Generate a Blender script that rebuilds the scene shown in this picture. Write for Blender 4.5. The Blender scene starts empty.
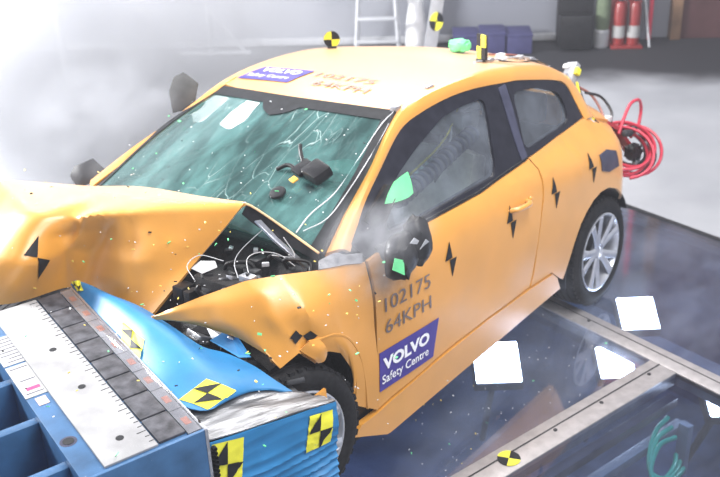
import bpy, bmesh, math, random
from mathutils import Vector, Matrix, noise
from bisect import bisect_right

# ------------------------------------------------------------------ camera, light, exposure
scn = bpy.context.scene
COL = scn.collection
scn.view_settings.view_transform = 'Standard'
scn.view_settings.look = 'None'
scn.view_settings.gamma = 1.0
scn.view_settings.use_curve_mapping = False
scn.view_settings.exposure = 0.12

CAM = Vector((4.53324, 2.87658, 2.74910))
cr = Vector((-0.633036, 0.773331, -0.034981))
cd = Vector((0.356372, 0.251010, -0.899996))
cf = Vector((-0.687215, -0.582196, -0.434492))
cam_data = bpy.data.cameras.new('camera')
cam_data.sensor_width = 36.0
cam_data.lens = 946.92 * 36.0 / 720.0
cam_data.clip_end = 200
cam = bpy.data.objects.new('camera', cam_data)
COL.objects.link(cam)
M = Matrix((cr, -cd, -cf)).transposed().to_4x4()
M.translation = CAM
cam.matrix_world = M
scn.camera = cam
cam_data.dof.use_dof = True
cam_data.dof.focus_distance = 3.3
cam_data.dof.aperture_fstop = 3.2
scn.cycles.use_denoising = True
scn.cycles.transparent_max_bounces = 16
scn.cycles.max_bounces = 10
scn.cycles.volume_step_rate = 2.0

world = bpy.data.worlds.new('hall_ambient')
scn.world = world
world.use_nodes = True
world.node_tree.nodes['Background'].inputs[0].default_value = (0.80, 0.84, 1.0, 1)
world.node_tree.nodes['Background'].inputs[1].default_value = 0.42

def area(name, loc, target, size, power, color=(1, 1, 1)):
    l = bpy.data.lights.new(name, 'AREA')
    l.shape = 'SQUARE'; l.size = size; l.energy = power; l.color = color
    o = bpy.data.objects.new(name, l); COL.objects.link(o)
    o.location = loc
    o.rotation_euler = (Vector(target) - Vector(loc)).to_track_quat('-Z', 'Y').to_euler()
    return o

area('key_ceiling_light', (2.0, 2.3, 5.6), (1.7, 0.3, 0.5), 2.2, 270, (1.0, 0.97, 0.92))
area('rear_ceiling_light', (-1.5, -0.6, 5.4), (0.6, 0.0, 0.5), 2.0, 230, (1.0, 0.97, 0.93))
area('side_ceiling_light', (1.8, 4.8, 4.4), (1.4, 0.6, 0.6), 2.4, 170, (0.95, 0.97, 1.0))
area('back_sheen_light', (-4.4, -4.4, 4.8), (1.2, 0.0, 1.0), 4.0, 560, (1.0, 0.98, 0.96))  # unseen light added behind the car for cream sheen on roof and hood
area('flood_light_left', (4.2, -5.6, 3.6), (0.6, -2.6, 1.2), 1.6, 1700, (1.0, 1.0, 1.0))

# ------------------------------------------------------------------ materials
MATS = {}
def mat(name, col, rough=0.5, metal=0.0, var=0.12, scale=14.0, bump=0.0, coat=0.0, spec=0.5, col2=None, emit=0.0, bscale=None, stretch=None):
    if name in MATS: return MATS[name]
    m = bpy.data.materials.new(name); m.use_nodes = True
    nt = m.node_tree; N = nt.nodes; b = N['Principled BSDF']
    tc = N.new('ShaderNodeTexCoord')
    nz = N.new('ShaderNodeTexNoise'); nz.inputs['Scale'].default_value = scale; nz.inputs['Detail'].default_value = 6
    src = tc.outputs['Object']
    if stretch:
        mp = N.new('ShaderNodeMapping'); mp.inputs['Scale'].default_value = stretch
        nt.links.new(src, mp.inputs[0]); src = mp.outputs[0]
    nt.links.new(src, nz.inputs['Vector'])
    rp = N.new('ShaderNodeValToRGB')
    c2 = col2 or tuple(min(1.0, c * (1 + var) + 0.02 * var) for c in col)
    c1 = col if col2 else tuple(c * (1 - var) for c in col)
    rp.color_ramp.elements[0].position = 0.32; rp.color_ramp.elements[1].position = 0.68
    rp.color_ramp.elements[0].color = (*c1, 1); rp.color_ramp.elements[1].color = (*c2, 1)
    nt.links.new(nz.outputs['Fac'], rp.inputs['Fac'])
    nt.links.new(rp.outputs['Color'], b.inputs['Base Color'])
    b.inputs['Roughness'].default_value = rough; b.inputs['Metallic'].default_value = metal
    b.inputs['Specular IOR Level'].default_value = spec
    b.inputs['Coat Weight'].default_value = coat; b.inputs['Coat Roughness'].default_value = 0.33
    if emit:
        b.inputs['Emission Color'].default_value = (*col, 1); b.inputs['Emission Strength'].default_value = emit
    if bump:
        bp = N.new('ShaderNodeBump'); bp.inputs['Strength'].default_value = bump; bp.inputs['Distance'].default_value = 0.01
        n2 = N.new('ShaderNodeTexNoise'); n2.inputs['Scale'].default_value = bscale or scale * 3; n2.inputs['Detail'].default_value = 5
        nt.links.new(src, n2.inputs['Vector'])
        nt.links.new(n2.outputs['Fac'], bp.inputs['Height']); nt.links.new(bp.outputs['Normal'], b.inputs['Normal'])
    MATS[name] = m
    return m

def glass_mat(name, tint, haze_col, haze, gloss=0.12, scale=6.0, streak=0.0, rough=0.03):
    """clear tinted pane with dust: transparent + dust diffuse + surface reflection"""
    m = bpy.data.materials.new(name); m.use_nodes = True
    nt = m.node_tree; N = nt.nodes; N.clear(); L = nt.links
    out = N.new('ShaderNodeOutputMaterial')
    tr = N.new('ShaderNodeBsdfTransparent'); tr.inputs[0].default_value = (*tint, 1)
    df = N.new('ShaderNodeBsdfDiffuse'); df.inputs[0].default_value = (*haze_col, 1)
    gl = N.new('ShaderNodeBsdfGlossy'); gl.inputs['Roughness'].default_value = rough
    tc = N.new('ShaderNodeTexCoord')
    mp = N.new('ShaderNodeMapping'); L.new(tc.outputs['Object'], mp.inputs[0])
    if streak: mp.inputs['Scale'].default_value = (1, 1 + streak, 1); mp.inputs['Rotation'].default_value = (0, 0, 0.4)
    nz = N.new('ShaderNodeTexNoise'); nz.inputs['Scale'].default_value = scale; nz.inputs['Detail'].default_value = 8
    nz.inputs['Roughness'].default_value = 0.62
    L.new(mp.outputs[0], nz.inputs['Vector'])
    mr = N.new('ShaderNodeMapRange'); mr.inputs[1].default_value = 0.38; mr.inputs[2].default_value = 0.72
    mr.inputs[3].default_value = haze * 0.35; mr.inputs[4].default_value = haze * 1.7
    L.new(nz.outputs['Fac'], mr.inputs[0])
    m1 = N.new('ShaderNodeMixShader'); L.new(mr.outputs[0], m1.inputs[0]); L.new(tr.outputs[0], m1.inputs[1]); L.new(df.outputs[0], m1.inputs[2])
    fr = N.new('ShaderNodeFresnel'); fr.inputs[0].default_value = 1.5
    ad = N.new('ShaderNodeMath'); ad.operation = 'ADD'; ad.inputs[1].default_value = gloss; ad.use_clamp = True
    L.new(fr.outputs[0], ad.inputs[0])
    ge = N.new('ShaderNodeNewGeometry'); iv = N.new('ShaderNodeMath'); iv.operation = 'SUBTRACT'; iv.inputs[0].default_value = 1.0
    L.new(ge.outputs['Backfacing'], iv.inputs[1])
    ou = N.new('ShaderNodeMath'); ou.operation = 'MULTIPLY'; L.new(ad.outputs[0], ou.inputs[0]); L.new(iv.outputs[0], ou.inputs[1]); ad = ou
    m2 = N.new('ShaderNodeMixShader'); L.new(ad.outputs[0], m2.inputs[0]); L.new(m1.outputs[0], m2.inputs[1]); L.new(gl.outputs[0], m2.inputs[2])
    L.new(m2.outputs[0], out.inputs[0])
    MATS[name] = m
    return m

def cracked_glass():
    m = glass_mat('shattered_windscreen_glass', (0.40, 0.58, 0.56), (0.20, 0.42, 0.41), 0.24, gloss=0.03, scale=2.6, streak=2.0)
    nt = m.node_tree; N = nt.nodes; L = nt.links
    df = next(n for n in N if n.type == 'BSDF_DIFFUSE'); m1 = next(n for n in N if n.type == 'MIX_SHADER' and n.inputs[2].links and n.inputs[2].links[0].from_node == df)
    old = m1.inputs[0].links[0].from_socket
    tc = next(n for n in N if n.type == 'TEX_COORD')
    fac = None
    for sc, w in ((9, 0.020), (26, 0.045)):
        vo = N.new('ShaderNodeTexVoronoi'); vo.feature = 'DISTANCE_TO_EDGE'; vo.inputs['Scale'].default_value = sc
        mp = N.new('ShaderNodeMapping'); mp.inputs['Scale'].default_value = (0.45, 1.6, 0.45); mp.inputs['Rotation'].default_value = (0, 0, -0.5)
        L.new(tc.outputs['Object'], mp.inputs[0])
        nz = N.new('ShaderNodeTexNoise'); nz.inputs['Scale'].default_value = 5
        L.new(mp.outputs[0], nz.inputs['Vector'])
        mx = N.new('ShaderNodeMix'); mx.data_type = 'VECTOR'; mx.inputs[0].default_value = 0.12
        L.new(mp.outputs[0], mx.inputs[4]); L.new(nz.outputs['Color'], mx.inputs[5]); L.new(mx.outputs[1], vo.inputs['Vector'])
        lt = N.new('ShaderNodeMapRange'); lt.inputs[1].default_value = 0.0; lt.inputs[2].default_value = w
        lt.inputs[3].default_value = 0.55; lt.inputs[4].default_value = 0.0
        L.new(vo.outputs['Distance'], lt.inputs[0])
        n3 = N.new('ShaderNodeTexNoise'); n3.inputs['Scale'].default_value = 2.2 if sc < 20 else 3.5
        L.new(tc.outputs['Object'], n3.inputs['Vector'])
        msk = N.new('ShaderNodeMapRange'); msk.inputs[1].default_value = 0.46; msk.inputs[2].default_value = 0.66
        L.new(n3.outputs['Fac'], msk.inputs[0])
        mu = N.new('ShaderNodeMath'); mu.operation = 'MULTIPLY'; L.new(lt.outputs[0], mu.inputs[0]); L.new(msk.outputs[0], mu.inputs[1])
        if fac is None: fac = mu.outputs[0]
        else:
            a = N.new('ShaderNodeMath'); a.operation = 'MAXIMUM'; L.new(fac, a.inputs[0]); L.new(mu.outputs[0], a.inputs[1]); fac = a.outputs[0]
    mxx = N.new('ShaderNodeMath'); mxx.operation = 'MAXIMUM'; L.new(old, mxx.inputs[0]); L.new(fac, mxx.inputs[1])
    L.new(mxx.outputs[0], m1.inputs[0])
    cm = N.new('ShaderNodeMix'); cm.data_type = 'RGBA'; L.new(fac, cm.inputs[0])
    cm.inputs[6].default_value = (0.20, 0.42, 0.41, 1); cm.inputs[7].default_value = (0.95, 1.0, 1.0, 1)
    L.new(cm.outputs[2], df.inputs[0])
    return m

ORANGE = mat('orange_car_paint', (0.66, 0.288, 0.034), 0.40, 0.0, 0.06, 5, coat=1.0, bump=0.015)
_b = ORANGE.node_tree.nodes['Principled BSDF']      # sheen turns the paint creamy at grazing angles
_b.inputs['Sheen Weight'].default_value = 0.27; _b.inputs['Sheen Roughness'].default_value = 0.45
_b.inputs['Sheen Tint'].default_value = (1.0, 0.97, 0.93, 1)
BLACKP = mat('black_plastic', (0.006, 0.006, 0.008), 0.42, 0, 0.3, 30, bump=0.05, spec=0.3)
TRIM = mat('satin_black_window_trim', (0.009, 0.0095, 0.017), 0.35, 0, 0.2, 20, spec=0.3)
PILLAR = mat('dark_grey_pillar_film', (0.045, 0.047, 0.08), 0.4, 0, 0.15, 20, spec=0.3)
RUBBER = mat('tyre_rubber', (0.009, 0.009, 0.011), 0.75, 0, 0.25, 40, bump=0.1, spec=0.25)
ALLOY = mat('alloy_silver', (0.72, 0.74, 0.80), 0.30, 0.75, 0.08, 20)
STEEL = mat('brushed_steel', (0.45, 0.46, 0.50), 0.35, 0.8, 0.15, 60, bump=0.03)
CRUSHED = mat('crushed_aluminium', (0.20, 0.205, 0.22), 0.38, 0.7, 0.5, 6, bump=0.5, bscale=8, stretch=(1, 7, 1))
DARKMET = mat('dark_metal', (0.03, 0.031, 0.036), 0.5, 0.5, 0.3, 25)
ENGINE = mat('dusty_black_engine_plastic', (0.003, 0.003, 0.004), 0.5, 0, 0.3, 60, bump=0.3, col2=(0.016, 0.016, 0.018), spec=0.25)
WHITE = mat('white_plastic', (0.62, 0.62, 0.63), 0.5, 0, 0.06, 20)
PAPER = mat('white_paper', (0.34, 0.34, 0.345), 0.8, 0, 0.04, 20)
BARRIER = mat('blue_barrier_paint', (0.026, 0.09, 0.20), 0.45, 0, 0.25, 9, bump=0.08)
def chipped(m, col, scale, thr):          # worn spots where the paint is gone
    nt = m.node_tree; N = nt.nodes; L = nt.links; b = N['Principled BSDF']
    old = b.inputs['Base Color'].links[0].from_socket
    tc = next(n for n in N if n.type == 'TEX_COORD')
    nz = N.new('ShaderNodeTexNoise'); nz.inputs['Scale'].default_value = scale; nz.inputs['Detail'].default_value = 7; nz.inputs['Roughness'].default_value = .7
    L.new(tc.outputs['Object'], nz.inputs['Vector'])
    mr = N.new('ShaderNodeMapRange'); mr.inputs[1].default_value = thr; mr.inputs[2].default_value = thr + .03
    L.new(nz.outputs['Fac'], mr.inputs[0])
    mx = N.new('ShaderNodeMix'); mx.data_type = 'RGBA'; L.new(mr.outputs[0], mx.inputs[0]); L.new(old, mx.inputs[6]); mx.inputs[7].default_value = (*col, 1)
    L.new(mx.outputs[2], b.inputs['Base Color'])
chipped(BARRIER, (.36, .38, .42), 16, .66)
SKYBLUE = mat('light_blue_cladding', (0.019, 0.185, 0.42), 0.52, 0.0, 0.12, 7, bump=0.03)
RULER = mat('dusty_white_ruler', (0.22, 0.22, 0.23), 0.65, 0, 0.0, 7, col2=(0.36, 0.36, 0.37), spec=.2)
TILE = mat('dark_rubber_tile', (0.022, 0.022, 0.027), 0.55, 0, 0.3, 24, bump=0.1, col2=(0.085, 0.085, 0.10), spec=0.3)
STRIP = mat('milky_strip', (0.26, 0.265, 0.28), 0.25, 0.1, 0.2, 14)
REDMARK = mat('red_brown_mark', (0.42, 0.14, 0.08), 0.6, 0, 0.3, 40)
YELLOW = mat('target_yellow', (0.80, 0.76, 0.05), 0.6, 0, 0.06, 30)
BLACK = mat('target_black', (0.010, 0.011, 0.014), 0.6, 0, 0.2, 30, spec=0.25)
GREEN = mat('mint_green_tape', (0.16, 0.72, 0.30), 0.6, 0, 0.08, 20)
PURPLE = mat('violet_sticker', (0.055, 0.04, 0.26), 0.5, 0, 0.1, 20)
LETTERW = mat('white_lettering', (0.85, 0.85, 0.9), 0.5, 0, 0.02, 20)
LETTERG = mat('grey_lettering', (0.16, 0.13, 0.13), 0.6, 0, 0.15, 20)
ROOFLET = mat('faint_grey_lettering', (0.22, 0.17, 0.15), 0.6, 0, 0.1, 20)
SEAT = mat('beige_seat_fabric', (0.52, 0.50, 0.46), 0.85, 0, 0.1, 40, bump=0.1)
SEATD = mat('charcoal_seat_fabric', (0.05, 0.05, 0.06), 0.85, 0, 0.2, 40, bump=0.1)
DASH = mat('dark_dashboard', (0.018, 0.020, 0.023), 0.6, 0, 0.2, 30)
REDH = mat('red_hose', (0.55, 0.035, 0.07), 0.4, 0, 0.1, 30)
CABLE = mat('white_cable', (0.5, 0.5, 0.52), 0.5, 0, 0.05, 30)
BCABLE = mat('black_cable', (0.02, 0.02, 0.025), 0.5, 0, 0.2, 30)
YCABLE = mat('yellow_cable', (0.75, 0.65, 0.05), 0.5, 0, 0.1, 30)
LIGHTGREY = mat('light_grey_metal', (0.40, 0.41, 0.44), 0.5, 0.2, 0.1, 14)
CONCRETE = mat('pale_concrete', (0.36, 0.37, 0.40), 0.6, 0, 0.0, 1.4, bump=0.04, col2=(0.46, 0.47, 0.50), bscale=30)
BEAM = mat('aluminium_floor_beam', (0.38, 0.36, 0.37), 0.42, 0.35, 0.12, 22, bump=0.05)
PITM = mat('pit_blue_grey', (0.05, 0.07, 0.13), 0.5, 0, 0.4, 3, col2=(0.22, 0.27, 0.40))
PITD = mat('pit_dark', (0.02, 0.025, 0.04), 0.5, 0, 0.3, 5)
GREENH = mat('green_hose', (0.03, 0.55, 0.32), 0.35, 0, 0.1, 30)
WALL = mat('grey_hall_wall', (0.17, 0.178, 0.21), 0.8, 0, 0.05, 1.5)
DARKFLOOR = mat('dark_hall_floor', (0.035, 0.035, 0.045), 0.45, 0, 0.3, 3)
REDW = mat('dark_red_panel', (0.06, 0.018, 0.02), 0.7, 0, 0.2, 3)
BROWNW = mat('brown_post', (0.16, 0.09, 0.05), 0.7, 0, 0.2, 8)
WIND = cracked_glass()
SIDEG = glass_mat('side_window_glass', (0.86, 0.90, 0.92), (0.5, 0.55, 0.66), 0.07, gloss=0.06, scale=4)
FLOORG = glass_mat('dusty_floor_glass', (0.66, 0.74, 0.88), (0.62, 0.68, 0.86), 0.10, gloss=0.27, scale=1.7, streak=0.8, rough=0.07)
FLOORC = glass_mat('cleaner_floor_glass', (0.62, 0.70, 0.82), (0.62, 0.68, 0.86), 0.014, gloss=0.08, scale=5, streak=3.0, rough=0.05)
CLEAR = glass_mat('clear_strip_cover', (0.9, 0.9, 0.92), (0.5, 0.5, 0.52), 0.10, gloss=0.06, scale=12)
LAMP = mat('lamp_glow', (1.0, 1.0, 1.0), 0.5, emit=24.0)

# ------------------------------------------------------------------ mesh helpers
def link(name, me, material=None, parent=None):
    o = bpy.data.objects.new(name, me)
    COL.objects.link(o)
    if parent: o.parent = parent
    if material and me is not None: me.materials.append(material)
    return o

def finish(bm, name, material, parent=None, smooth=35, loc=None):
    bmesh.ops.recalc_face_normals(bm, faces=bm.faces)
    me = bpy.data.meshes.new(name)
    bm.to_mesh(me); bm.free()
    if smooth:
        for p in me.polygons: p.use_smooth = True
        me.set_sharp_from_angle(angle=math.radians(smooth))
    o = link(name, me, material, parent)
    if loc: o.location = loc
    return o

def tag(o, label, cat, group=None, kind=None):
    if label: o['label'] = label
    if cat: o['category'] = cat
    if group: o['group'] = group
    if kind: o['kind'] = kind
    return o

def struct(o): o['kind'] = 'structure'; return o

def empty(name, loc=(0, 0, 0), rz=0.0):
    o = bpy.data.objects.new(name, None); COL.objects.link(o)
    o.location = loc; o.rotation_euler = (0, 0, rz); o.empty_display_size = 0.1
    return o

def copy_tree(o, parent=None):
    c = o.copy(); COL.objects.link(c); c.parent = parent
    for ch in list(o.children): copy_tree(ch, c)
    return c

def add_box(bm, lo, hi, bev=0.0, mtx=None):
    r = bmesh.ops.create_cube(bm, size=1.0)
    vs = r['verts']
    for v in vs:
        v.co = Vector([(lo[i] + hi[i]) / 2 + v.co[i] * (hi[i] - lo[i]) for i in range(3)])
    if bev:
        es = list({e for v in vs for e in v.link_edges})
        g = bmesh.ops.bevel(bm, geom=es, offset=bev, segments=2, profile=0.6, affect='EDGES')
        vs = list({v for f in g['faces'] for v in f.verts} | {v for v in vs if v.is_valid})
    if mtx is not None:
        for v in vs: v.co = mtx @ v.co

def box(name, lo, hi, material, parent=None, bev=0.0, mtx=None, smooth=35):
    bm = bmesh.new(); add_box(bm, lo, hi, bev, mtx)
    return finish(bm, name, material, parent, smooth)

def catmull(pts, n, closed=False):
    pts = [Vector(p) for p in pts]
    if len(pts) == 2: return [pts[0].lerp(pts[1], i / (n - 1)) for i in range(n)]
    d = [0.0]
    for a, b in zip(pts, pts[1:]): d.append(d[-1] + max((b - a).length, 1e-6))
    out = []
    for i in range(n):
        s = d[-1] * i / (n - 1)
        k = min(max(bisect_right(d, s) - 1, 0), len(pts) - 2)
        t = (s - d[k]) / (d[k + 1] - d[k])
        p1, p2 = pts[k], pts[k + 1]
        p0 = pts[k - 1] if k > 0 else p1 * 2 - p2
        p3 = pts[k + 2] if k + 2 < len(pts) else p2 * 2 - p1
        out.append(0.5 * ((2 * p1) + (p2 - p0) * t + (2 * p0 - 5 * p1 + 4 * p2 - p3) * t * t + (3 * p1 - p0 - 3 * p2 + p3) * t ** 3))
    return out

def polyresample(pts, n):
    pts = [Vector(p) for p in pts]
    d = [0.0]
    for a, b in zip(pts, pts[1:]): d.append(d[-1] + max((b - a).length, 1e-6))
    out = []
    for i in range(n):
        s = d[-1] * i / (n - 1)
        k = min(max(bisect_right(d, s) - 1, 0), len(pts) - 2)
        out.append(pts[k].lerp(pts[k + 1], (s - d[k]) / (d[k + 1] - d[k])))
    return out

def add_grid(bm, rows, thick=0.0):
    """rows: equal-length lists of points; optional thickness along the normal (downwards)"""
    nr, nc = len(rows), len(rows[0])
    def nrm(i, j):
        a = rows[min(i + 1, nr - 1)][j] - rows[max(i - 1, 0)][j]
        b = rows[i][min(j + 1, nc - 1)] - rows[i][max(j - 1, 0)]
        v = a.cross(b)
        return v.normalized() if v.length > 1e-9 else Vector((0, 0, 1))
    A = [[bm.verts.new(p) for p in r] for r in rows]
    for i in range(nr - 1):
        for j in range(nc - 1):
            bm.faces.new((A[i][j], A[i + 1][j], A[i + 1][j + 1], A[i][j + 1]))
    if thick:
        B = [[bm.verts.new(rows[i][j] - nrm(i, j) * thick) for j in range(nc)] for i in range(nr)]
        for i in range(nr - 1):
            for j in range(nc - 1):
                bm.faces.new((B[i][j], B[i][j + 1], B[i + 1][j + 1], B[i + 1][j]))
        for i in range(nr - 1):
            for j in (0, nc - 1):
                bm.faces.new((A[i][j], B[i][j], B[i + 1][j], A[i + 1][j]))
        for j in range(nc - 1):
            for i in (0, nr - 1):
                bm.faces.new((A[i][j], A[i][j + 1], B[i][j + 1], B[i][j]))

def loft(name, curves, material, parent, n=24, m=8, thick=0.01, smooth=35, disp=None, mirror=False, poly=False):
    rows = [(polyresample if poly else catmull)(c, n) for c in curves]
    cols = [[catmull([r[j] for r in rows], m)] for j in range(n)]
    G = [[cols[j][0][i] for j in range(n)] for i in range(m)]
    if disp: G = [[disp(p, i / (m - 1), j / (n - 1)) for j, p in enumerate(r)] for i, r in enumerate(G)]
    if mirror: G = [[Vector((p.x, -p.y, p.z)) for p in r] for r in G]
    bm = bmesh.new(); add_grid(bm, G, thick)
    return finish(bm, name, material, parent, smooth)

def add_tube(bm, pts, r, n=8, samples=None, closed=False, smoothpath=True, r2=None):
    pts = [Vector(p) for p in pts]
    if smoothpath and len(pts) > 2: pts = catmull(pts, samples or len(pts) * 6)
    rings = []
    t0 = (pts[1] - pts[0]).normalized()
    up = Vector((0, 0, 1)) if abs(t0.z) < 0.9 else Vector((1, 0, 0))
    nv = (up - t0 * up.dot(t0)).normalized()
    for i, p in enumerate(pts):
        t = (pts[min(i + 1, len(pts) - 1)] - pts[max(i - 1, 0)]).normalized()
        nv = (nv - t * nv.dot(t))
        nv = nv.normalized() if nv.length > 1e-6 else t.orthogonal().normalized()
        b = t.cross(nv)
        rr = r if r2 is None else r + (r2 - r) * i / (len(pts) - 1)
        rings.append([bm.verts.new(p + (nv * math.cos(a) + b * math.sin(a)) * rr) for a in [2 * math.pi * k / n for k in range(n)]])
    for A, B in zip(rings, rings[1:]):
        for k in range(n): bm.faces.new((A[k], A[(k + 1) % n], B[(k + 1) % n], B[k]))
    bm.faces.new(rings[0][::-1]); bm.faces.new(rings[-1])

def tube(name, pts, r, material, parent=None, n=8, samples=None, smoothpath=True, r2=None):
    bm = bmesh.new(); add_tube(bm, pts, r, n, samples, False, smoothpath, r2)
    return finish(bm, name, material, parent, 50)

def lathe(name, prof, material, parent=None, n=32, mtx=None, smooth=30, ring=False):
    """prof: (radius, height) along local Z"""
    bm = bmesh.new(); R = []
    for r, h in prof:
        R.append([bm.verts.new((max(r, 1e-4) * math.cos(2 * math.pi * k / n), max(r, 1e-4) * math.sin(2 * math.pi * k / n), h)) for k in range(n)])
    pairs = list(zip(R, R[1:])) + ([(R[-1], R[0])] if ring else [])
    for A, B in pairs:
        for k in range(n): bm.faces.new((A[k], A[(k + 1) % n], B[(k + 1) % n], B[k]))
    if not ring:
        bm.faces.new(R[0][::-1]); bm.faces.new(R[-1])
    if mtx is not None: bm.transform(mtx)
    return finish(bm, name, material, parent, smooth)

def prism(name, pts, thick, material, parent=None, smooth=0):
    """flat polygon of 3D points given a thickness along its normal (away from the viewer side)"""
    pts = [Vector(p) for p in pts]
    nv = Vector((0, 0, 0))
    for a, b in zip(pts, pts[1:] + pts[:1]): nv += a.cross(b)
    nv.normalize()
    bm = bmesh.new()
    A = [bm.verts.new(p) for p in pts]; B = [bm.verts.new(p - nv * thick) for p in pts]
    bm.faces.new(A); bm.faces.new(B[::-1])
    for i in range(len(pts)):
        j = (i + 1) % len(pts)
        bm.faces.new((A[i], B[i], B[j], A[j]))
    return finish(bm, name, material, parent, smooth)

# ------------------------------------------------------------------ body side surface  y = S(x, z)
SX = [-.80, -.62, -.40, -.1, .4, .8, 1.3, 1.9, 2.3, 2.9]
SZ = [.18, .40, .65, .85, .95, 1.03, 1.37, 1.45]
ST = [[.30, .46, .64, .83, .85, .855, .86, .86, .85, .80],
      [.32, .48, .67, .87, .875, .875, .875, .875, .87, .84],
      [.32, .49, .675, .88, .885, .885, .885, .88, .875, .84],
      [.30, .47, .66, .865, .88, .88, .88, .875, .865, .82],
      [.28, .44, .62, .805, .845, .855, .86, .855, .84, .79],
      [.26, .40, .55, .69, .755, .795, .81, .81, .80, .75],
      [.30, .38, .47, .54, .61, .635, .61, .53, .45, .40],
      [.26, .34, .43, .50, .57, .59, .56, .48, .40, .35]]
def interp(x, X, Y):
    if x <= X[0]: return Y[0]
    if x >= X[-1]: return Y[-1]
    k = bisect_right(X, x) - 1
    t = (x - X[k]) / (X[k + 1] - X[k])
    return Y[k] + (Y[k + 1] - Y[k]) * t
def sinterp(x, X, Y):
    if x <= X[0]: return Y[0]
    if x >= X[-1]: return Y[-1]
    k = bisect_right(X, x) - 1
    def m(i):
        if i == 0: return (Y[1] - Y[0]) / (X[1] - X[0])
        if i == len(X) - 1: return (Y[-1] - Y[-2]) / (X[-1] - X[-2])
        a = (Y[i] - Y[i - 1]) / (X[i] - X[i - 1]); b = (Y[i + 1] - Y[i]) / (X[i + 1] - X[i])
        return 0 if a * b <= 0 else 2 * a * b / (a + b)
    h = X[k + 1] - X[k]; t = (x - X[k]) / h
    return (2*t**3 - 3*t*t + 1) * Y[k] + (t**3 - 2*t*t + t) * h * m(k) + (-2*t**3 + 3*t*t) * Y[k+1] + (t**3 - t*t) * h * m(k+1)
def S(x, z):
    return sinterp(max(z, SZ[0]), SZ, [sinterp(x, SX, r) for r in ST])

def side_panel(name, outline, material, parent, holes=(), off=0.0, thick=0.014, step=0.055, side=1, smooth=35, extra=None):
    """panel cut from the body side: outline in (x, z), wrapped on S and given thickness inwards"""
    bm = bmesh.new(); es = []
    for lp in [outline, *holes]:
        vs = [bm.verts.new((x, 0, z)) for x, z in lp]
        es += [bm.edges.new((vs[i], vs[(i + 1) % len(vs)])) for i in range(len(vs))]
    bmesh.ops.triangle_fill(bm, use_beauty=True, use_dissolve=False, edges=es, normal=(0, 1, 0))
    xs = [p[0] for p in outline]; zs = [p[1] for p in outline]
    for ax, lo, hi in ((0, min(xs), max(xs)), (2, min(zs), max(zs))):
        n = int((hi - lo) / step)
        for k in range(1, n + 1):
            c = lo + (hi - lo) * k / (n + 1)
            co = Vector((0, 0, 0)); co[ax] = c
            no = Vector((0, 0, 0)); no[ax] = 1
            bmesh.ops.bisect_plane(bm, geom=bm.verts[:] + bm.edges[:] + bm.faces[:], dist=1e-5, plane_co=co, plane_no=no)
    for v in bm.verts:
        y = S(v.co.x, v.co.z) + off
        if extra: y += extra(v.co.x, v.co.z)
        v.co.y = y * side
    bmesh.ops.recalc_face_normals(bm, faces=bm.faces)
    if thick:
        r = bmesh.ops.extrude_face_region(bm, geom=bm.faces[:])
        for v in [g for g in r['geom'] if isinstance(g, bmesh.types.BMVert)]:
            v.co.y -= thick * side
    return finish(bm, name, material, parent, smooth)

def text_mesh(s, size, offset=0.0, shear=0.0, spacing=1.0):
    cu = bpy.data.curves.new('lettering', 'FONT')
    cu.body = s; cu.size = size; cu.offset = offset; cu.shear = shear; cu.space_character = spacing
    cu.resolution_u = 3
    o = bpy.data.objects.new('lettering', cu); COL.objects.link(o)
    bpy.context.view_layer.update()
    me = bpy.data.meshes.new_from_object(o.evaluated_get(bpy.context.evaluated_depsgraph_get()))
    bpy.data.objects.remove(o); bpy.data.curves.remove(cu)
    return me

def lettering(name, s, fn, w, h, material, parent, offset=0.0, shear=0.0):
    """flat print: glyph mesh fitted to a w x h box, mapped to the surface by fn(u, v)"""
    me = text_mesh(s, 1.0, offset, shear)
    X = [v.co.x for v in me.vertices]; Y = [v.co.y for v in me.vertices]
    x0, x1, y0, y1 = min(X), max(X), min(Y), max(Y)
    for v in me.vertices:
        v.co = fn((v.co.x - x0) / (x1 - x0) * w, (v.co.y - y0) / (y1 - y0) * h)
    me.materials.clear()
    return link(name, me, material, parent)

exec_order = []
# ------------------------------------------------------------------ the hall: floor, pit, walls
PHI = math.radians(-12.726)
U = Vector((math.cos(PHI), math.sin(PHI), 0)); Wv = Vector((-math.sin(PHI), math.cos(PHI), 0))
RF = Matrix.Rotation(PHI, 4, 'Z')          # facility axes (u, w, z) -> world

def floor_slab(name, outer, hole, z, thick, material):
    bm = bmesh.new(); es = []
    for lp in ([outer, hole] if hole else [outer]):
        vs = [bm.verts.new((a, b, z)) for a, b in lp]
        es += [bm.edges.new((vs[i], vs[(i + 1) % len(vs)])) for i in range(len(vs))]
    bmesh.ops.triangle_fill(bm, use_beauty=True, edges=es, normal=(0, 0, 1))
    r = bmesh.ops.extrude_face_region(bm, geom=bm.faces[:])
    for v in [g for g in r['geom'] if isinstance(g, bmesh.types.BMVert)]: v.co.z -= thick
    bm.transform(RF)
    return finish(bm, name, material, None, 0)

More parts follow.
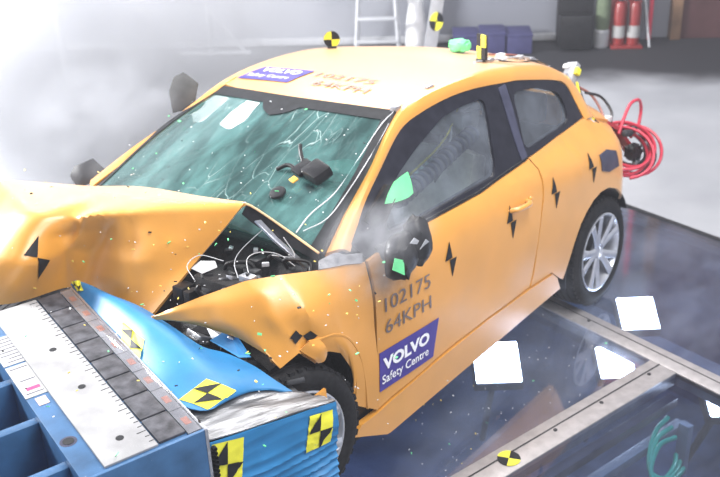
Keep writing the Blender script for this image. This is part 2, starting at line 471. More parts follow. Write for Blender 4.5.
PU0, PU1, PW0, PW1 = -1.38, 2.60, -2.6, 3.4
P1 = Vector((-2.739, -5.55, 0)); E1 = Vector((-0.588, 0.809, 0)).normalized(); N1 = Vector((0.809, 0.588, 0)).normalized()
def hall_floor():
    # pale screed; strip along the wall coloured dark to stand for unlit floor
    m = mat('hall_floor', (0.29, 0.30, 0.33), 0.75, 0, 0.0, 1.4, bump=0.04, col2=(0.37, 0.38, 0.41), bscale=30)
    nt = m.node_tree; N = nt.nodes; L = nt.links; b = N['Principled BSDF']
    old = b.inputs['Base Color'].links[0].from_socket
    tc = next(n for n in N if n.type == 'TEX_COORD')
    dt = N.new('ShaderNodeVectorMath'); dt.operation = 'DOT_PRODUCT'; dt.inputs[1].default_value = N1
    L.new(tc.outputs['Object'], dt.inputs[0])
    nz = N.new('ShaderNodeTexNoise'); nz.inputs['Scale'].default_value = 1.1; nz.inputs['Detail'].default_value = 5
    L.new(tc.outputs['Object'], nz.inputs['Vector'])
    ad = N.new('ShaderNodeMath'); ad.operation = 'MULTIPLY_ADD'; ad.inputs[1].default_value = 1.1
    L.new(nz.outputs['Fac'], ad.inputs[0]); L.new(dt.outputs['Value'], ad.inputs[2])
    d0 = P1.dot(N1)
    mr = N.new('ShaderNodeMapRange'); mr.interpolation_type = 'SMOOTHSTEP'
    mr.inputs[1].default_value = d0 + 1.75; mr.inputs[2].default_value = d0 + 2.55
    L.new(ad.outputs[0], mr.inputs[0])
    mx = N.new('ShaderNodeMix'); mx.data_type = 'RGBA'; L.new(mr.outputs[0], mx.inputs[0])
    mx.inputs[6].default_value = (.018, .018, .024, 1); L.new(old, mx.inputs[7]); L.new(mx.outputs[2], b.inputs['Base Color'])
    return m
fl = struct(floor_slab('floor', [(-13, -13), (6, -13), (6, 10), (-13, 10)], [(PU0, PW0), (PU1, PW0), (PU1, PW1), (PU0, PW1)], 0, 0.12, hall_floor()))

def fbox(name, lo, hi, material, parent=None, bev=0.0):
    return box(name, lo, hi, material, parent, bev, RF)

pit = struct(fbox('floor', (PU0, PW0, -1.36), (PU1, PW1, -1.30), PITM))
for nm, lo, hi in (('wall_pit_rear', (PU0 - .05, PW0, -1.3), (PU0, PW1, -.12)), ('wall_pit_front', (PU1, PW0, -1.3), (PU1 + .05, PW1, -.12)),
                   ('wall_pit_right', (PU0, PW0 - .05, -1.3), (PU1, PW0, -.12)), ('wall_pit_left', (PU0, PW1, -1.3), (PU1, PW1 + .05, -.12))):
    struct(fbox(nm, lo, hi, PITM))
# beams that carry the glass
struct(fbox('trim_1', (0.0, PW0, -.07), (0.135, PW1, 0.006), BEAM, None, .004))
struct(fbox('trim_2', (0.1352, 1.41, -.07), (PU1, 1.565, 0.006), BEAM, None, .004))
struct(fbox('trim_3', (PU0, PW0, -.05), (PU0 + .035, PW1, 0.006), DARKMET, None, .003))
struct(fbox('trim_4', (0.1352, 1.462, 0.0058), (PU1, 1.470, 0.0075), DARKMET))
struct(fbox('trim_5', (0.050, PW0, 0.0058), (0.056, PW1, 0.0075), DARKMET))
# glass panels of the pit cover
def glass_panel(lo, hi, label, m=None):
    o = fbox('floor_glass_panel', (lo[0], lo[1], -.022), (hi[0], hi[1], -.001), m or FLOORG)
    tag(o, label, 'glass panel', 'glass panels over the pit')
glass_panel((PU0 + .035, PW0), (0.0, PW1), 'blue tinted floor glass panel under the rear wheel, beyond the metal cross beam')
glass_panel((0.135, PW0), (PU1, 1.41), 'dusty floor glass panel under the car sill, between the metal beams')
glass_panel((0.135, 1.565), (PU1, PW1), 'dark floor glass panel above the green hoses, at the lower right corner', FLOORC)
# bolts on the beams
for k, (u, w) in enumerate([(.25, 1.487), (.62, 1.487), (.95, 1.487), (1.6, 1.487), (.068, .95), (.068, 1.9), (.068, .45)]):
    b = lathe('beam_bolt', [(.010, 0.0), (.010, .004), (.004, .0045)], DARKMET, None, 12, RF @ Matrix.Translation((u, w, .006)))
    tag(b, ['dark bolt head at the corner end of the floor beam', 'dark bolt head on the diagonal floor beam, nearer its round target', 'dark bolt head midway along the diagonal floor beam', 'dark bolt head beyond the round target on the beam',
            'dark bolt head in the cross beam behind the beam corner', 'dark bolt head in the cross beam at the right edge', 'dark bolt head in the cross beam nearest the car sill'][k], 'bolt', 'beam bolts')

def quarter_disc(name, mtx, r, parent=None, label=None, colors=(YELLOW, BLACK), rot=0.0, t=0.003):
    """round target: a disc with four quarter sectors as parts"""
    e = empty(name) if parent is None else None
    p = parent or e
    if e is not None:
        e.matrix_world = mtx; M0 = Matrix.Identity(4)
    else: M0 = mtx
    for q in range(4):
        a0 = rot + q * math.pi / 2
        pts = [(0, 0, 0)] + [(r * math.cos(a0 + i * math.pi / 16), r * math.sin(a0 + i * math.pi / 16), 0) for i in range(9)]
        bm = bmesh.new()
        A = [bm.verts.new(Vector(x) + Vector((0, 0, t))) for x in pts]; B = [bm.verts.new(x) for x in pts]
        bm.faces.new(A); bm.faces.new(B[::-1])
        for i in range(len(A)): j = (i + 1) % len(A); bm.faces.new((A[i], B[i], B[j], A[j]))
        bm.transform(M0)
        finish(bm, 'target_quarter', colors[q % 2], p, 0)
    return e

def floor_mtx(u, w, z, rz=0): return RF @ Matrix.Translation((u, w, z)) @ Matrix.Rotation(rz, 4, 'Z')
tag(quarter_disc('target_sticker', floor_mtx(1.262, 1.492, .0078), .052, rot=.6), 'round yellow and black target sticker on the floor beam', 'target')

# pit contents: flood lamps, camera rails, green hoses
def pit_lamp(u, w, label, s=.135, z=-.50):
    e = empty('pit_flood_lamp')
    yaw = math.atan2(-cf.y, -cf.x) 
    c = RF @ Vector((u, w, z))
    e.matrix_world = Matrix.Translation(c) @ Matrix.Rotation(yaw, 4, 'Z') @ Matrix.Rotation(math.radians(28), 4, 'Y')
    box('housing', (-s - .012, -s - .012, -.08), (s + .012, s + .012, -.004), DARKMET, e, .012)
    box('lens', (-s, -s, -.02), (s, s, .004), LAMP, e, .008)
    bm = bmesh.new(); add_tube(bm, [(0, 0, -.08), (0, 0, -1.0)], .02, 8, smoothpath=False)
    finish(bm, 'stand', DARKMET, e)
    tag(e, label, 'lamp', 'lamps glowing under the glass floor')
pit_lamp(.56, .732, 'square white lamp glowing under the glass beside the door sill', .125, -.16)
pit_lamp(.105, 1.178, 'square white lamp glowing under the glass just below the cross beam', .095, -.135)
pit_lamp(-.446, .908, 'square white lamp glowing under the glass near the rear wheel', .11, -.16)
pit_lamp(-.06, 1.735, 'white lamp under the glass cut by the right edge', .09, -.16)
for k, (w, z) in enumerate(((1.585, -.13), (1.64, -.25))):
    o = fbox('pit_rail', (.2, w, z), (PU1, w + .05, z + .05), LIGHTGREY if k else PILLAR, None, .004)
    tag(o, ['upper dark steel rail under the lower right floor glass', 'lower pale steel rail under the lower right floor glass'][k], 'rail', 'pit rails')
tag(fbox('pit_girder', (-.95, -1.0, -.70), (-.80, 2.8, -.60), LIGHTGREY, None, .01), 'pale girder crossing the pit behind the rear wheel', 'girder')
tag(fbox('pit_cabinet', (-1.25, 1.3, -1.28), (-1.0, 2.6, -.35), PITD, None, .01), 'dark cabinet in the pit at the right edge', 'cabinet')
tag(fbox('pit_pan', (.14, 1.72, -.75), (PU1 - .1, 3.2, -.70), PITD, None, .01), 'black tray in the pit under the green hoses', 'tray')
for k, du in enumerate((0, .05, .10)):
    pts = [(.30 + du * .6, 1.655 + du * .9, -.14 - du * .4), (.40 + du * .8, 1.66 + du * .8, -.17), (.54 + du * .7, 1.73 + du * .6, -.20), (.62 + du * .4, 1.80 + du * .5, -.22), (.60 + du * .2, 1.86 + du * .3, -.23), (.48, 1.83 + du * .3, -.24 - du * .3), (.36, 1.76 + du * .5, -.28 - du * .5)]
    o = tube('green_hose', [RF @ Vector(p) for p in pts], .012, GREENH, None, 8)
    tag(o, ['outer green hose loop nearest the floor beam under glass', 'middle green hose loop under the dark floor glass', 'inner green hose loop under the dark floor glass'][k], 'hose', 'green hoses in the pit')
tag(fbox('pit_bracket', (.235, 1.70, -.46), (.275, 1.76, -.16), LIGHTGREY, None, .006), 'upright light metal bracket beside the green hoses', 'bracket')

# back wall
MW = Matrix((E1, N1, Vector((0, 0, 1)))).transposed().to_4x4(); MW.translation = P1   # (along, out, up)
def wbox(name, lo, hi, material, parent=None, bev=0.0): return box(name, lo, hi, material, parent, bev, MW)
struct(wbox('wall_back', (-9, -.2, 0), (5.08, 0, 5.0), WALL))
struct(wbox('wall_back_right', (5.44, -.2, 0), (9.5, 0, 5.0), REDW))
struct(wbox('trim_6', (5.08, -.2, 0), (5.12, .03, 3.0), REDH))
d1 = struct(wbox('door_1', (5.12, -.15, 0), (5.33, -.08, 3.0), WALL)); d1.name = 'door_1'
wbox('door_handle', (5.29, -.08, 1.0), (5.31, -.03, 1.12), STEEL, d1, .004)
struct(wbox('trim_7', (5.33, -.2, 0), (5.44, .05, 3.0), BROWNW))
exec_order.append('hall')

# ------------------------------------------------------------------ the crashed car
F3 = Matrix(((0.998721, -0.002571, -0.050496), (0.0, 0.998706, -0.050855), (0.050562, 0.050790, 0.997429)))
O3 = Vector((0, .79, 0))
car = empty('crashed_car')
mc = F3.to_4x4(); mc.translation = O3 - F3 @ O3
car.matrix_world = mc
tag(car, 'orange hatchback with a crushed front corner pressed into the blue crash barrier', 'car')
V = Vector

DITCH = [V(p) for p in ((1.497, .53, 1.404), (1.39, .53, 1.43), (1.245, .535, 1.45), (.915, .55, 1.462), (.655, .55, 1.444), (.22, .53, 1.373), (-.067, .51, 1.258))]
CENTR = [V(p) - V((0, 0, .012)) for p in ((1.575, 0, 1.418), (1.43, 0, 1.450), (1.245, 0, 1.472), (.915, 0, 1.49), (.655, 0, 1.475), (.22, 0, 1.42), (-.13, 0, 1.325))]
def roof_rows():
    rows = []
    a, c = catmull(DITCH, 25), catmull(CENTR, 25)
    for k in range(-8, 9):
        t = k / 8.0
        row = []
        for p, q in zip(a, c):
            y = p.y * t
            row.append(V((q.x + (p.x - q.x) * t * t, y, q.z + (p.z - q.z) * abs(t) ** 2.2)))
        rows.append(row)
    return rows
bm = bmesh.new(); add_grid(bm, roof_rows(), .012)
roof = finish(bm, 'roof', ORANGE, car, 40)
bm = bmesh.new(); add_grid(bm, [[p - V((0, 0, .04)) for p in r[1:-1]] for r in roof_rows()], .01)
finish(bm, 'headliner', DASH, car, 40)
def roofz(x, y):
    a = catmull(DITCH, 25); c = catmull(CENTR, 25)
    zc = sinterp(-x, [-p.x for p in c], [p.z for p in c]); ze = sinterp(-x, [-p.x for p in a], [p.z for p in a])
    return zc + (ze - zc) * (abs(y) / .54) ** 2.2

# A-pillar, cant rail and C-pillar: one orange band each side
d_low = [V(p) for p in ((2.22, .74, 1.028), (1.941, .65, 1.173), (1.769, .60, 1.26))]
outer = d_low + DITCH + [V((-.108, .54, 1.205)), V((-.156, .59, 1.12)), V((-.17, .665, .99))]
inner = [V(p) for p in ((2.135, .800, 1.02), (1.965, .730, 1.135), (1.78, .667, 1.219), (1.543, .603, 1.335), (1.374, .598, 1.378), (1.169, .602, 1.401), (.977, .612, 1.403),
         (.717, .628, 1.384), (.583, .628, 1.368), (.207, .620, 1.294), (.08, .618, 1.24), (.03, .645, 1.15), (.01, .70, 1.045))]
for side in (1, -1):
    def mk(o_, i_):
        a, b = catmull(o_, 60), catmull(i_, 60)
        rows = []
        for t in (0, .2, .45, .7, .9, 1.0):
            rows.append([V((p.x + (q.x - p.x) * t, (p.y + (q.y - p.y) * t + .018 * math.sin(math.pi * t)) * side, p.z + (q.z - p.z) * t + .022 * math.sin(math.pi * t))) for p, q in zip(a, b)])
        return rows
    bm = bmesh.new(); add_grid(bm, mk(outer, inner), .02 * side)
    finish(bm, 'roof_rail', ORANGE, car, 40)

# side panels
DOOR = [(2.085, .975), (1.962, .990), (1.684, .998), (1.259, 1.004), (1.065, 1.018), (.772, 1.033), (.752, .985), (.765, .92), (.80, .78), (.84, .60), (.86, .47), (.88, .415),
        (1.266, .407), (1.7, .374), (2.0, .340), (2.088, .324)]
SILL = [(2.24, .268), (2.20, .306), (2.088, .314), (2.0, .330), (1.7, .364), (1.266, .397), (.88, .405), (.657, .403), (.60, .36), (.548, .278), (.913, .253), (1.4, .215), (2.01, .168), (2.03, .170)]
QUART = [(.765, 1.035), (.394, 1.047), (.03, 1.054), (-.10, 1.02), (-.22, .98), (-.34, .92), (-.44, .82), (-.48, .70), (-.48, .55), (-.45, .42), (-.40, .33), (-.33, .31),
         (-.30, .44), (-.23, .53), (-.139, .600), (-.053, .663), (.057, .70), (.15, .702), (.235, .681), (.31, .64), (.373, .588), (.43, .50), (.474, .41), (.52, .32),
         (.60, .370), (.657, .412), (.872, .412), (.852, .47), (.832, .60), (.792, .78), (.757, .92), (.744, .985)]
DGLASS = [(1.93, 1.03), (1.73, 1.172), (1.491, 1.262), (1.264, 1.335), (1.096, 1.352), (.964, 1.353), (.945, 1.331), (.97, 1.251), (1.05, 1.075), (1.10, 1.038), (1.324, 1.033), (1.678, 1.022)]
DFRAME = [(2.115, 1.045), (1.96, 1.135), (1.775, 1.219), (1.71, 1.252), (1.543, 1.338), (1.374, 1.381), (1.169, 1.404), (.977, 1.406), (.725, 1.387), (.73, 1.20), (.775, 1.04),
          (1.065, 1.022), (1.259, 1.008), (1.684, 1.002), (1.962, .994), (2.08, .985)]
QGLASS = [(.70, 1.334), (.437, 1.302), (.215, 1.232), (.172, 1.157), (.20, 1.085), (.331, 1.076), (.765, 1.072), (.72, 1.2)]
QFRAME = [(.722, 1.387), (.583, 1.371), (.207, 1.297), (.085, 1.238), (.035, 1.15), (.015, 1.06), (.394, 1.051), (.772, 1.04), (.727, 1.20)]
def round_poly(pts, r, n=4):
    out = []; P = [Vector((x, z)) for x, z in pts]
    for i, p in enumerate(P):
        a, b = P[i - 1], P[(i + 1) % len(P)]
        k = min(r, .45 * (a - p).length, .45 * (b - p).length)
        q0, q1 = p + (a - p).normalized() * k, p + (b - p).normalized() * k
        for j in range(n + 1):
            t = j / n
            w = q0 * (1 - t) ** 2 + p * 2 * t * (1 - t) + q1 * t * t
            out.append((w.x, w.y))
    return out
DGLASS = round_poly(DGLASS, .05); QGLASS = round_poly(QGLASS, .06)
def wavy(x, z):     # pressed-in dents of the door after the impact
    return 0.006 * noise.noise(V((x * 3.1, 0, z * 4.0)))
shell_out = [(2.2, .20), (2.2, .97), (1.6, 1.0), (.77, 1.03), (.03, 1.05), (-.3, .90), (-.42, .72), (-.42, .5), (-.36, .36), (-.34, .5), (-.2, .66), (.06, .75), (.30, .71), (.45, .57), (.55, .40), (.6, .28), (1.4, .24)]
for side in (1, -1):
    door = side_panel('door', DOOR, ORANGE, car, side=side, extra=wavy)
    side_panel('sill', SILL, ORANGE, car, side=side, off=.006, thick=.03)
    quarter = side_panel('rear_quarter_panel', QUART, ORANGE, car, side=side)
    side_panel('door_window_frame', DFRAME, TRIM, car, holes=[DGLASS], off=-.004, side=side, thick=.03)
    side_panel('quarter_window_frame', QFRAME, TRIM, car, holes=[QGLASS], off=-.004, side=side, thick=.03)
    side_panel('pillar_trim', [(.805, 1.372), (.735, 1.378), (.775, 1.046), (.835, 1.042)], PILLAR, car, off=.001, side=side, thick=.006)
    side_panel('door_window', DGLASS, SIDEG, car, off=-.016, side=side, thick=.004)
    side_panel('quarter_window', QGLASS, SIDEG, car, off=-.014, side=side, thick=.004)
    side_panel('inner_shell', shell_out, BLACKP, car, off=-.035, side=side, thick=.05)
    if side == 1:
        left_door, left_quarter = door, quarter
        # window seal bright edge
        side_panel('belt_moulding', [(2.02, .996), (1.684, 1.004), (1.259, 1.010), (1.065, 1.024), (.79, 1.038), (.79, 1.046), (1.065, 1.032), (1.259, 1.018), (1.684, 1.012), (2.02, 1.004)], BLACKP, car, off=.004, thick=.02)
# door handle (bowl, grip)
bm = bmesh.new()
for k in range(1): add_tube(bm, [(1.085, .868, .876), (1.06, .905, .884), (1.0, .914, .887), (.95, .905, .884), (.925, .868, .880)], .013, 8)
hd = finish(bm, 'door_handle', ORANGE, left_door, 60)
lathe('lock_barrel', [(.012, 0), (.012, .012), (.008, .014)], ORANGE, left_door, 14, Matrix.Translation((.90, .874, .884)) @ Matrix.Rotation(-math.pi / 2, 4, 'X'))

# tail: hatch, glass, bumper
left_edge = [(x, z) for x, z in ((-.10, 1.02), (-.22, .98), (-.34, .92), (-.44, .82), (-.48, .70), (-.48, .55), (-.45, .42), (-.40, .33))]
mid_edge = [(-.40, 1.06), (-.52, 1.0), (-.60, .92), (-.66, .82), (-.72, .70), (-.735, .55), (-.72, .42), (-.66, .30)]
def arc(t):   # t -1..1
    return [V((m_[0] + (l_[0] - m_[0]) * abs(t) ** 3.2, S(l_[0], l_[1]) * t, m_[1] + (l_[1] - m_[1]) * abs(t) ** 2)) for l_, m_ in zip(left_edge, mid_edge)]
loft('tailgate_and_bumper', [arc(t / 6) for t in range(-6, 7)], ORANGE, car, 24, 25, -.015)
rg = [[V((-.072, .505, 1.25)), V((-.115, .25, 1.305)), V((-.132, 0, 1.318)), V((-.115, -.25, 1.305)), V((-.072, -.505, 1.25))],
      [V((-.16, .58, 1.12)), V((-.25, .3, 1.18)), V((-.27, 0, 1.19)), V((-.25, -.3, 1.18)), V((-.16, -.58, 1.12))],
      [V((-.175, .655, 1.0)), V((-.33, .38, 1.05)), V((-.40, 0, 1.06)), V((-.33, -.38, 1.05)), V((-.175, -.655, 1.0))]]
loft('rear_window', rg, SIDEG, car, 20, 10, -.006)
for side in (1, -1):
    o = prism('tail_lamp', [(-.19, .682 * side, 1.0), (-.30, .64 * side, .97), (-.455, .70 * side, .80), (-.46, .735 * side, .74), (-.40, .79 * side, .80), (-.30, .755 * side, .92)], .02 * side, mat('tail_lamp_red', (.35, .02, .03), .25, coat=.5), car)

# wheels
YM = Matrix.Rotation(-math.pi / 2, 4, 'X')
def make_wheel(center, yaw=0.0, camber=0.0, out=1):
    e = bpy.data.objects.new('wheel', None); COL.objects.link(e); e.parent = car
    e.location = center; e.rotation_euler = (camber, 0, yaw + (0 if out > 0 else math.pi)); e.empty_display_size = .1
    prof = [(.222, .085), (.235, .098), (.262, .104), (.285, .100), (.300, .090), (.311, .070), (.316, .045), (.310, .042), (.310, .036), (.317, .033), (.318, .004), (.311, .003), (.311, -.003), (.318, -.004),
            (.317, -.033), (.310, -.036), (.310, -.042), (.316, -.045), (.311, -.070), (.300, -.09), (.285, -.10), (.262, -.104), (.235, -.098), (.222, -.085), (.215, -.05), (.215, .05)]
    t = lathe('tyre', prof, RUBBER, e, 56, YM, 35, ring=True)
    bm = bmesh.new()
    for k in range(48):                    # tread blocks on the shoulders
        a = 2 * math.pi * k / 48
        for s in (-1, 1):
            m_ = Matrix.Rotation(a, 4, 'Y') @ Matrix.Translation((0, s * .068, .3065))
            add_box(bm, (-.012, -.018, -.006), (.012, .018, .006), 0, m_ @ Matrix.Rotation(s * .16, 4, 'X'))
    tb = finish(bm, 'tread_blocks', RUBBER, e, 0); tb['kind'] = 'stuff'
    rim = lathe('rim', [(.226, .092), (.226, .098), (.219, .100), (.212, .094), (.205, .06), (.198, 0), (.20, -.08), (.206, -.08), (.206, 0), (.214, .06)], ALLOY, e, 48, YM, 40, ring=True)
    lathe('brake_disc', [(.03, .02), (.14, .02), (.14, .008), (.03, .008)], DARKMET, e, 32, YM)
    lathe('backing_plate', [(.01, -.03), (.20, -.03), (.20, -.04), (.01, -.04)], BLACKP, e, 32, YM)
    lathe('hub_cap', [(.055, .06), (.055, .074), (.046, .080), (.028, .082), (.024, .078), (.001, .078)], ALLOY, e, 28, YM)
    for k in range(5):
        a0 = 2 * math.pi * k / 5
        for da in (-.25, .25):
            a = a0 + da
            bm = bmesh.new(); rows = []
            for r, w, h in ((.045, .013, .072), (.10, .012, .078), (.16, .013, .084), (.214, .019, .088)):
                ca, sa = math.cos(a0 + da * (0.6 + .4 * (r - .045) / .17)), math.sin(a0 + da * (0.6 + .4 * (r - .045) / .17))
                rows.append([V((ca * r - sa * q * w, h - .006 * q * q, sa * r + ca * q * w)) for q in (-1, -.5, .5, 1)])
            add_grid(bm, rows, .018 )
            finish(bm, 'spoke', ALLOY, e, 40)
        lathe('wheel_bolt', [(.008, .066), (.008, .08), (.004, .081)], STEEL, e, 8, Matrix.Rotation(a0, 4, 'Y') @ Matrix.Translation((.036, 0, 0)) @ YM)
    return e
make_wheel((.065, .765, .316))
make_wheel((0, -.775, .396), out=-1)
fw = make_wheel((2.535, .765, .385), yaw=math.radians(-7))
make_wheel((2.64, -.775, .29), out=-1)
# wheel housings (dark liners)
def liner(x, z, r, side, a0, a1):
    rows = []
    for yy in (.60, .70, .80, .858):
        rows.append([V((x + r * math.cos(a), yy * side, z + r * math.sin(a))) for a in [a0 + (a1 - a0) * k / 16 for k in range(17)]])
    bm = bmesh.new(); add_grid(bm, rows, .006); return finish(bm, 'wheel_arch_liner', BLACKP, car)
liner(.09, .316, .385, 1, -.2, math.pi - .45); liner(.08, .316, .385, -1, -.2, math.pi + .2)
box('wheel_arch_back', (-.35, .52, .2), (.5, .6, .72), BLACKP, car)

# crumpled front fender
ftop = [(2.098, .84, .976), (2.20, .823, 1.0), (2.312, .80, 1.01), (2.461, .74, 1.03), (2.56, .66, 1.023), (2.659, .52, .961), (2.708, .43, .915), (2.747, .33, .862)]
fmid = [(2.10, .876, .70), (2.21, .874, .76), (2.32, .872, .84), (2.46, .862, .905), (2.57, .80, .915), (2.655, .63, .90), (2.70, .49, .882), (2.748, .332, .858)]
flow = [(2.092, .870, .322), (2.246, .870, .423), (2.236, .872, .509), (2.248, .872, .591), (2.299, .870, .678), (2.374, .868, .720), (2.432, .862, .689), (2.503, .855, .769), (2.587, .83, .730), (2.605, .80, .78), (2.632, .68, .828), (2.678, .52, .853), (2.716, .43, .861), (2.748, .33, .854)]
fm2 = [V(a).lerp(V(b), .5) for a, b in zip(polyresample(fmid, 40), polyresample(flow, 40))]
for q in fm2: q.y += .012
def crumple(p, s, t):
    k = max(0.0, min(1.0, (p.x - 2.2) / .25))
    d = .013 * k * (noise.noise(p * 7.0) + .7 * abs(noise.noise(p * 4.0 + V((3, 1, 7)))))
    edge = math.sin(math.pi * min(1, max(0, s))) 
    return p + V((d * .6, d, d * .5)) * edge
lf = loft('front_fender', [ftop, [V(a).lerp(V(b), .5) + V((0, .012, .01)) for a, b in zip(polyresample(ftop, 30), polyresample(fmid, 30))], fmid, fm2, flow], ORANGE, car, 64, 26, -.012, 28, crumple, poly=True)
# arch lip, folded orange tongue in front of the tyre
tube('arch_lip', [(2.16, .872, .365), (2.175, .878, .50), (2.20, .880, .62), (2.255, .878, .72), (2.335, .876, .775), (2.42, .872, .79), (2.47, .868, .80)], .006, ORANGE, lf, 6)
loft('folded_fender_flap', [[(2.50, .85, .775), (2.46, .875, .73), (2.43, .87, .70)], [(2.47, .868, .80), (2.44, .885, .76), (2.41, .88, .70)], [(2.42, .872, .79), (2.40, .885, .75), (2.39, .875, .715)]], ORANGE, car, 10, 8, .006)
loft('bumper_fragment', [[(2.62, .90, .60), (2.55, .93, .615), (2.47, .94, .63)], [(2.61, .91, .55), (2.545, .94, .565), (2.47, .945, .575)]], ORANGE, car, 10, 5, .012)
# undamaged right fender and its wing under the hood (far side)
side_panel('front_fender', [(2.10, .32), (2.11, .97), (2.45, .99), (2.9, .95), (3.15, .87), (3.15, .5), (3.02, .45), (2.99, .6), (2.86, .69), (2.64, .72), (2.42, .69), (2.29, .60), (2.25, .45), (2.24, .32)], ORANGE, car, side=-1)

# hood, buckled into a ridge and torn open at the left corner
HROW = [
 [(2.205, -.735, 1.03), (2.236, -.403, 1.10), (2.246, -.176, 1.13), (2.271, .115, 1.16), (2.279, .397, 1.19)],
 [(2.43, -.74, 1.11), (2.50, -.40, 1.155), (2.46, -.18, 1.165), (2.40, .10, 1.18), (2.295, .396, 1.188)],
 [(2.664, -.735, 1.19), (2.774, -.343, 1.15), (2.669, -.193, 1.13), (2.475, .108, 1.16), (2.31, .393, 1.172)],
 [(2.78, -.72, 1.165), (2.86, -.285, 1.09), (2.655, -.22, 1.05), (2.53, .09, 1.065), (2.375, .345, 1.085)],
 [(2.95, -.72, 1.10), (2.937, -.251, 1.01), (2.651, -.238, .97), (2.598, .068, .97), (2.448, .287, .99)],
 [(3.10, -.70, 1.01), (2.97, -.29, .92), (2.668, -.265, .885), (2.64, .02, .885), (2.555, .248, .895)],
 [(3.25, -.66, .90), (2.987, -.326, .83), (2.678, -.286, .80), (2.673, -.02, .80), (2.658, .209, .80)]]
def hood_disp(p, s, t):
    f = max(0.0, min(1.0, (s - .25) / .2))
    d = .008 * noise.noise(V((p.x * 5, p.y * 5, p.z * 5))) + .016 * (abs(noise.noise(V((p.x * 2.2 + 4, p.y * 6.0 + p.z * 3, 2.0)))) - .2)
    tc_ = .44 + .16 * s
    fold = .020 * math.exp(-((t - tc_) / .030) ** 2) - .022 * math.exp(-((t - tc_ - .075) / .045) ** 2) - .012 * math.exp(-((t - tc_ + .08) / .04) ** 2)
    d += fold * max(0.0, min(1.0, (s - .38) / .2))
    e = min(1.0, 6 * t, 6 * (1 - t), 6 * s, 6 * (1 - s))
    return p + V((.7, .35, .45)) * d * f * max(0, e) * 1.5
rows = [catmull([V(p) for p in r], 60) for r in HROW]
cols = [[a.lerp(b, .8) for a, b in zip(catmull([r[j] for r in rows], 46), polyresample([r[j] for r in rows], 46))] for j in range(60)]
G = [[hood_disp(cols[j][i], i / 45, j / 59) for j in range(60)] for i in range(46)]
bm = bmesh.new(); add_grid(bm, G, .014)
hood = finish(bm, 'hood', ORANGE, car, 45)
# black bow-tie mark on the hood
def hood_pt(s, t, off=.004):
    i, j = s * 45, t * 59
    i0, j0 = min(int(i), 44), min(int(j), 58)
    a, b, c, d = G[i0][j0], G[i0 + 1][j0], G[i0][j0 + 1], G[i0 + 1][j0 + 1]
    fi, fj = i - i0, j - j0
    p = (a * (1 - fi) + b * fi) * (1 - fj) + (c * (1 - fi) + d * fi) * fj
    nv = (b - a).cross(c - a).normalized()
    return p + nv * off
from mathutils.bvhtree import BVHTree
def tree_of(o):
    me = o.data
    return BVHTree.FromPolygons([v.co.copy() for v in me.vertices], [tuple(p.vertices) for p in me.polygons])
def decal(name, pts, tree, material, parent, off=.003, ref=(0.3, 0.5, 1.0), cuts=6):
    """flat print laid on a curved panel: corner points are wrapped on to the surface"""
    bm = bmesh.new()
    bm.faces.new([bm.verts.new(p) for p in pts])
    bmesh.ops.triangulate(bm, faces=bm.faces[:])
    bmesh.ops.subdivide_edges(bm, edges=bm.edges[:], cuts=cuts, use_grid_fill=True)
    ref = V(ref)
    for v in bm.verts:
        h = tree.find_nearest(v.co)
        n = h[1] if h[1].dot(ref) > 0 else -h[1]
        v.co = h[0] + n * off
    return finish(bm, name, material, parent, 60)
htree = tree_of(hood)
decal('bow_tie_mark', [(2.808, -.250, 1.083), (2.894, -.233, 1.034), (2.844, -.227, 1.007)], htree, BLACK, hood, .004, cuts=6)
decal('bow_tie_mark', [(2.844, -.227, 1.006), (2.784, -.242, .972), (2.838, -.264, .903)], htree, BLACK, hood, .004, cuts=6)

# windscreen
wtop = [(1.50, .54, 1.402), (1.555, .28, 1.414), (1.575, 0, 1.416), (1.555, -.28, 1.41), (1.50, -.555, 1.392)]
wmid = [(1.86, .66, 1.225), (1.93, .34, 1.25), (1.96, 0, 1.255), (1.93, -.34, 1.25), (1.84, -.67, 1.225)]
wbot = [(2.24, .73, 1.02), (2.29, .38, 1.065), (2.32, 0, 1.075), (2.29, -.38, 1.065), (2.19, -.735, 1.025)]
def wpt(a, b, off=0.0):     # a 0 top..1 bottom, b 0 left..1 right
    r = [catmull(w, 41) for w in (wtop, wmid, wbot)]
    j = b * 40; j0 = min(int(j), 39); f = j - j0
    c = [q[j0].lerp(q[j0 + 1], f) for q in r]
    i = a * 20; cc = catmull(c, 21); i0 = min(int(i), 19)
    return cc[i0].lerp(cc[i0 + 1], i - i0) + V((.5, 0, .86)) * off
def wdisp(p, s, t): return p + V((.5, 0, .86)) * (.0012 * noise.noise(p * 9) * min(1, 8 * s, 8 * (1 - s)))
ws = loft('windscreen', [wtop, wmid, wbot], WIND, car, 40, 24, -.006, 60, wdisp)
def wstrip(name, a0, a1, b0, b1, off, material, n=24, m=4):
    rows = [[wpt(a0(j / n) + (a1(j / n) - a0(j / n)) * i / m, b0 + (b1 - b0) * j / n, off) for j in range(n + 1)] for i in range(m + 1)]
    bm = bmesh.new(); add_grid(bm, rows, .002); return finish(bm, name, material, ws, 60)
wstrip('top_shade_band', lambda t: .0, lambda t: .085 + .10 * max(0, 1 - abs(t - .5) / .09) ** .5 if abs(t - .5) < .09 else .085, 0, 1, .003, BLACK, 60)
wstrip('side_shade_band', lambda t: 0, lambda t: 1, 0, .035, .003, BLACK, 4, 20)
wstrip('side_shade_band', lambda t: 0, lambda t: 1, .97, 1, .003, BLACK, 4, 20)
